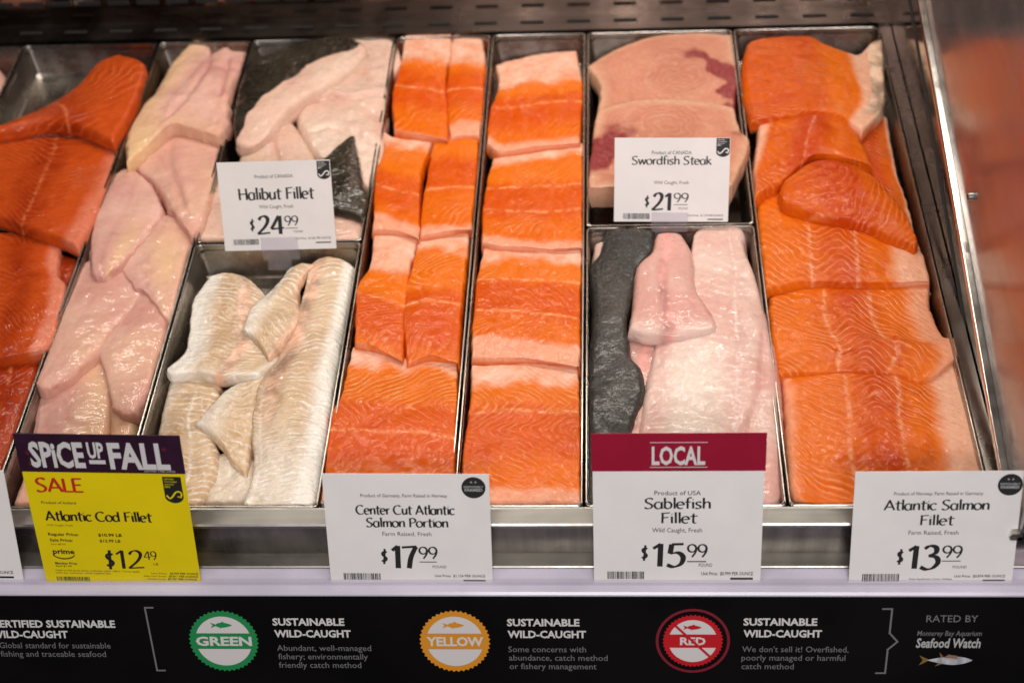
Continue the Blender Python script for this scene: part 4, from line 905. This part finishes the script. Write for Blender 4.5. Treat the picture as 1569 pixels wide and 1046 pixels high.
std(o, W, H, X, Yv, ('Product of USA', .362, .634, .40, .03), [('Sablefish', .302, .697, .49, .068), ('Fillet', .40, .615, .588, .068)], ('Wild Caught, Fresh', .35, .645, .65, .75), ('15', .285, .547, .885, .63, .71, .865, .155), ('99', .56, .683, .82, .085),
    ('Unit Price:', '$0.999 PER OUNCE', .945, .968), (.92, .972), 9, 0)
m = MB(); sans(m, 'LOCAL', X(.345), X(.655), Yv(.197), H*.118, .0008, .03)
for v in (.055, .215): m.quad((X(.335), Yv(v+.003), .0008), (X(.668), Yv(v+.003), .0008), (X(.668), Yv(v-.001), .0008), (X(.335), Yv(v-.001), .0008))
m.build('header_lettering', MAT['whiteink'], o)
o, W, H, X, Yv = card('white salmon fillet price card reading 13.99 at the right end of the rail', ((1311,722),(1568,721),(1551,892),(1299,893)), PC, LEAN, MAT['paper'])
std(o, W, H, X, Yv, ('Product of Norway, Farm Raised in Germany', .239, .77, .205, .03), [('Atlantic Salmon', .186, .818, .335, .085), ('Fillet', .406, .612, .47, .085)], ('Farm Raised, Fresh', .344, .645, .555, .9), ('13', .285, .547, .865, .63, .715, .84, .205), ('99', .56, .684, .765, .105),
    ('Unit Price:', '$0.874 PER OUNCE', .945, .972), (.912, .982), 11, 0)
m = MB(); sans(m, 'Non-Synthetic Color Added', X(.37), X(.63), Yv(.968), H*.018, Z1); m.build('fine_print', MAT['greyink'], o)
badge_part(o, X, Yv, .925, .118, W*.074)
# yellow sale card
o, W, H, X, Yv = card('yellow cod sale card reading 12.49 under a dark purple header', ((24,664),(272,667),(311,896),(70,891)), PC, 14.5, MAT['yellow'], .242, MAT['purple'])
m = MB()
def chunky(t, a, b, v0, v1): sans(m, t, X(a), X(b), Yv(v1), H*(v1-v0), .0008, .035)
chunky('SPiCE', .07, .405, .045, .205); chunky('UP', .43, .53, .045, .145); chunky('FALL', .555, .925, .045, .21)
m.quad((X(.43), Yv(.185), .0008), (X(.53), Yv(.185), .0008), (X(.53), Yv(.160), .0008), (X(.43), Yv(.160), .0008))
sans(m, 'LIMITED TIME OFFER', X(.76), X(.95), Yv(.232), H*.010, .0008)
m.build('header_lettering', MAT['whiteink'], o)
m = MB()
for (u, v, r) in ((.06, .12, .010), (.07, .19, .013), (.90, .085, .011)):
    m.poly([(X(u)+W*r*1.6*(.55+.45*math.cos(5*a))*math.cos(a), Yv(v)+W*r*1.6*(.55+.45*math.cos(5*a))*math.sin(a)) for a in np.linspace(0, 2*math.pi, 41)[:-1]], .00075)
m.build('header_leaves', MAT['leafink'], o)
m = MB(); script(m, 'SALE', X(.065), X(.36), Yv(.372), H*.088, Z1, (.07, .14)); m.build('sale_lettering', MAT['redink'], o)
m = MB(); script(m, 'Atlantic Cod Fillet', X(.085), X(.755), Yv(.565), H*.062, Z1, (.06, .14)); m.build('product_name', MAT['ink'], o)
m = MB(); script(m, '$', X(.41), X(.475), Yv(.89), H*.12, Z1, (.05, .10)); script(m, '12', X(.475), X(.66), Yv(.89), H*.125, Z1, (.035, .115)); script(m, '49', X(.66), X(.745), Yv(.825), H*.058, Z1, (.04, .09))
m.build('price_lettering', MAT['ink'], o)
m = MB()
for t, a, b, v, c, bd in (('Product of Iceland', .078, .295, .452, .017, .01), ('Wild Caught, Fresh', .082, .245, .602, .012, 0), ('Regular Price:', .078, .27, .668, .02, .02), ('$10.99 LB', .395, .545, .668, .02, .03),
                          ('Sale Price:', .08, .225, .708, .02, .02), ('$12.99 LB', .397, .53, .708, .02, .02), ('Save $0.50', .083, .175, .732, .012, 0), ('prime', .083, .222, .793, .034, .03),
                          ('Member Price', .083, .222, .868, .017, .02), ('Save $1.00', .083, .185, .885, .012, .01), ('Valid on full price items, excludes other offers. Terms apply.', .075, .62, .915, .012, 0),
                          ('Limit per customer, while supplies last.', .075, .43, .932, .012, 0), ('Unit Price:', .69, .79, .925, .012, 0), ('$0.999 PER OUNCE', .81, 1.0-.01, .925, .014, .015), ('Sale Unit Price:', .64, .785, .945, .012, 0),
                          ('$0.811 PER OUNCE', .80, .985, .945, .014, .015), ('Member Price:', .66, .775, .965, .012, 0), ('$0.781 PER OUNCE', .79, .975, .965, .014, .015), ('LB', .715, .745, .862, .016, 0)):
    m = MB(); sans(m, t, X(a), X(b), Yv(v), H*c, Z1, bd); pt = m.build('small_print', MAT['ink'], o)
    if t == 'prime': pr_ = pt
m = MB(); p = arc(X(.15), Yv(.790), W*.075, H*.042, 200, 338, 16)
q = arc(X(.15), Yv(.782), W*.075, H*.042, 200, 338, 16); m.add([(x, y, Z1) for x, y in p]+[(x, y, Z1) for x, y in q], [(i, i+1, 17+i, 16+i) for i in range(15)])
m.build('smile_mark', MAT['ink'], pr_)
m = MB(); barcode(m, X(.072), X(.29), Yv(.985), Yv(.955), Z1, 13); m.build('barcode', MAT['ink'], o)
emblem_part(o, X, Yv, .86, .975, .262, .435, MAT['yellow'])
# card cut off at the left
o, W, H, X, Yv = card('white price card cut off by the left edge, beside the yellow sale card', ((-255,719),(3,721),(38,890),(-215,889)), PC, LEAN, MAT['paper'])
m = MB(); sans(m, 'Unit Price:  $1.874 PER OUNCE', X(.60), X(.945), Yv(.925), H*.028, Z1, .01); m.build('unit_price', MAT['ink'], o); m = MB()
m.quad((X(.80), Yv(.965), Z1), (X(.945), Yv(.965), Z1), (X(.945), Yv(.948), Z1), (X(.80), Yv(.948), Z1)); m.build('stock_code', MAT['ink'], o)

# clear front lip of the price rail, in front of the card feet
n24 = np.array([0, -math.cos(math.radians(24)), math.sin(math.radians(24))]); e24 = np.array([0, math.sin(math.radians(24)), math.cos(math.radians(24))])
b0 = np.array(PC)-e24*.006+n24*.0022; t0 = np.array(PC)+e24*.0022+n24*.0022
part(MB().sweep([(b0[1], b0[2]), (t0[1], t0[2]), (t0[1]-.0012, t0[2]-.0003), (b0[1]-.0012, b0[2]-.0003)], XL, XR+.5), 'clear_rail_lip', MAT['clear'])

# ------------------------------------------------------------------ black sustainability sign below the rail
PL = 24.0
pn = np.array([0, -math.cos(math.radians(PL)), math.sin(math.radians(PL))]); pup = np.array([0, math.sin(math.radians(PL)), math.cos(math.radians(PL))])
PO = np.array([0, Y3-.0005, Z3-.0005])
sign = empty('sustainability_sign'); Mx = Matrix.Identity(4)
for i in range(3): Mx[i][0] = (1, 0, 0)[i]; Mx[i][1] = pup[i]; Mx[i][2] = pn[i]; Mx[i][3] = PO[i]
sign.matrix_world = Mx; tag(sign, 'long black sign with green, yellow and red seafood ratings below the price rail', 'sign')
MB().box(XL, XR+.5, -.20, 0, -.004, 0).build('sign_panel', MAT['panel'], sign)
def Q(px, py):
    q = onplane(np.array(px, float), np.array(py, float), PO, pn)-PO; return q[0], q @ pup
def line(mb, t, xa, xb, base, top, bold=0, shear=0, z=.0004):
    a = Q(xa, base); b = Q(xb, base); c = Q((xa+xb)/2, top); sans(mb, t, a[0], b[0], (a[1]+b[1])/2, c[1]-(a[1]+b[1])/2, z, bold, shear)
def block(nm, rows, mat, bold, cap):
    m = MB()
    for t, a, b, base in rows: line(m, t, a, b, base, base-cap, bold)
    m.build(nm, mat, sign)
for rows in ([('CERTIFIED SUSTAINABLE', -12, 177, 960), ('WILD-CAUGHT', -12, 105, 976)], [('SUSTAINABLE', 418, 528, 957), ('WILD-CAUGHT', 421, 538, 975)],
             [('SUSTAINABLE', 777, 888, 958), ('WILD-CAUGHT', 778, 898, 976)], [('SUSTAINABLE', 1139, 1252, 957), ('WILD-CAUGHT', 1139, 1259, 975)]):
    block('heading_lettering', rows, MAT['whiteink'], .03, 11)
for rows in ([('Global standard for sustainable', 0, 170, 992), ('fishing and traceable seafood', 2, 163, 1005)], [('Abundant, well-managed', 425, 569, 996), ('fishery; environmentally', 427, 564, 1009), ('friendly catch method', 428, 554, 1022)],
             [('Some concerns with', 779, 898, 998), ('abundance, catch method', 780, 931, 1011), ('or fishery management', 781, 914, 1024)],
             [("We don't sell it! Overfished,", 1137, 1300, 998), ('poorly managed or harmful', 1136, 1295, 1011), ('catch method', 1136, 1216, 1024)]):
    block('body_lettering', rows, MAT['greytext'], 0, 9.2)
def pline(mb, pts, wd, z=.0004):
    q = [np.array(Q(*p)) for p in pts]
    for k, (a, b) in enumerate(zip(q[:-1], q[1:])):
        d = (b-a)/np.linalg.norm(b-a); n = np.array([-d[1], d[0]])*wd/2; a2 = a-d*wd/2; b2 = b+d*wd/2; zz = z+k*2e-5
        mb.quad((*(a2-n), zz), (*(b2-n), zz), (*(b2+n), zz), (*(a2+n), zz))
brk = MB(); pline(brk, [(234,930),(222,930),(241,1026),(253,1026)], .0016); brk.build('bracket', MAT['greytext'], sign); brk = MB()
pline(brk, [(1353,932),(1367,932),(1363,969),(1375,982),(1360,994),(1356,1030),(1342,1030)], .0016)
brk.build('brace', MAT['greytext'], sign)
m = MB(); line(m, 'RATED BY', 1419, 1498, 952, 941, .0); line(m, 'Monterey Bay Aquarium', 1405, 1504, 973, 965, .005, .15); m.build('source_lettering', MAT['greytext'], sign)
m = MB(); line(m, 'Seafood Watch', 1403, 1502, 991, 976.5, .025, .15); m.build('source_name', MAT['midtext'], sign)
def fishicon(cx, cy, w_, h, z, mb):
    t = np.linspace(0, 1, 16); top = [(cx-w_/2+w_*.22+w_*.78*a, cy+h*.5*math.sin(math.pi*a**.75)**.8) for a in t]; bot = [(cx-w_/2+w_*.22+w_*.78*a, cy-h*.45*math.sin(math.pi*a**.75)**.8) for a in t[::-1]]
    mb.poly(top+bot[1:-1], z)
    mb.poly([(cx-w_/2, cy+h*.5), (cx-w_/2+w_*.10, cy), (cx-w_/2, cy-h*.5), (cx-w_/2+w_*.27, cy-h*.10), (cx-w_/2+w_*.27, cy+h*.10)], z+2e-5)
    mb.poly([(cx-w_*.02, cy+h*.35), (cx+w_*.05, cy+h*.75), (cx+w_*.2, cy+h*.35)], z+4e-5); mb.poly([(cx-w_*.05, cy-h*.3), (cx-w_*.08, cy-h*.65), (cx+w_*.08, cy-h*.3)], z+4e-5)
def seal(name, px, py, rpx, colm, word, red=False):
    cx, cy = Q(px, py); r = abs(Q(px+rpx, py)[0]-cx); z = .0004
    m = MB(); nt = 44
    if red:
        ring = MB(); a = disc(cx, cy, r, 64); b = disc(cx, cy, r*.925, 64); ring.add([(x, y, z) for x, y in a+b], [(i, (i+1) % 64, 64+(i+1) % 64, 64+i) for i in range(64)])
        rs = r*.82
    else: rs = r
    pts = [(cx+rs*(1.0 if k % 2 else .945)*math.cos(math.pi*k/nt), cy+rs*(1.0 if k % 2 else .945)*math.sin(math.pi*k/nt)) for k in range(2*nt)]
    m.poly(pts, z); s = m.build(name, colm, sign)
    if red: ring.build('outer_ring', MAT['darkred'], s)
    ri = rs*.80; g = .32; a0 = math.asin(g); w2 = MB()
    up_ = [(cx+ri*math.cos(a), cy+ri*math.sin(a)) for a in np.linspace(a0, math.pi-a0, 30)]
    dn_ = [(cx+ri*math.cos(a), cy+ri*math.sin(a)) for a in np.linspace(math.pi+a0, 2*math.pi-a0, 30)]
    w2.poly(up_, z+.0002); w2.poly(dn_, z+.0002); w2.build('white_fields', MAT['whitered'], s)
    t = MB(); hw = rs*(.42 if red else .80); sans(t, word, cx-hw, cx+hw, cy-rs*.14, rs*.29, z+.0002, .035); t.build('seal_lettering', MAT['whitered'], s)
    f = MB(); fishicon(cx-rs*.02, cy+rs*.52, rs*.62, rs*.17, z+.0004, f); f.build('fish_icon', colm, s)
    if red:
        k = MB(); d = np.array([.70, -.72]); d /= np.linalg.norm(d); n = np.array([-d[1], d[0]])*rs*.042; c = np.array([cx, cy]); A, B = c-d*rs*.86, c+d*rs*.86
        k.quad((*(A-n), z+.0007), (*(B-n), z+.0007), (*(B+n), z+.0007), (*(A+n), z+.0007)); k.build('diagonal_bar', colm, s)
seal('green_seal', 343, 981, 53.5, MAT['green'], 'GREEN'); seal('yellow_seal', 697, 981.5, 54.5, MAT['orange'], 'YELLOW'); seal('red_seal', 1061.5, 981, 57, MAT['red'], 'RED', True)
# the small tuna picture
a = Q(1408, 1010); b = Q(1490, 1010); cx, cy = (a[0]+b[0])/2, a[1]; L_ = b[0]-a[0]
m = MB(); t = np.linspace(0, 1, 24)
m.poly([(cx-L_*.36+L_*.86*q, cy+L_*.085*math.sin(math.pi*q**1.25)**.8) for q in t]+[(cx-L_*.36+L_*.86*q, cy-L_*.10*math.sin(math.pi*q**1.25)**.8) for q in t[::-1]][1:-1], .0006)
tp = m.build('tuna_picture', MAT['tuna'], sign)
m = MB(); m.poly([(cx-L_*.50, cy+L_*.10), (cx-L_*.43, cy), (cx-L_*.50, cy-L_*.12), (cx-L_*.33, cy-L_*.015), (cx-L_*.33, cy+L_*.02)], .0005); m.poly([(cx-L_*.10, cy+L_*.06), (cx-L_*.13, cy+L_*.17), (cx-L_*.05, cy+L_*.08)], .0005); m.poly([(cx-L_*.12, cy-L_*.05), (cx-L_*.20, cy-L_*.14), (cx-L_*.06, cy-L_*.08)], .0005)
m.build('fins', MAT['tunafin'], tp)
m = MB(); m.poly([(cx-L_*.04, cy+L_*.055), (cx+L_*.04, cy+L_*.125), (cx+L_*.20, cy+L_*.10), (cx+L_*.22, cy+L_*.03)][::-1], .0007); m.build('back_stripe', MAT['tunaback'], tp)
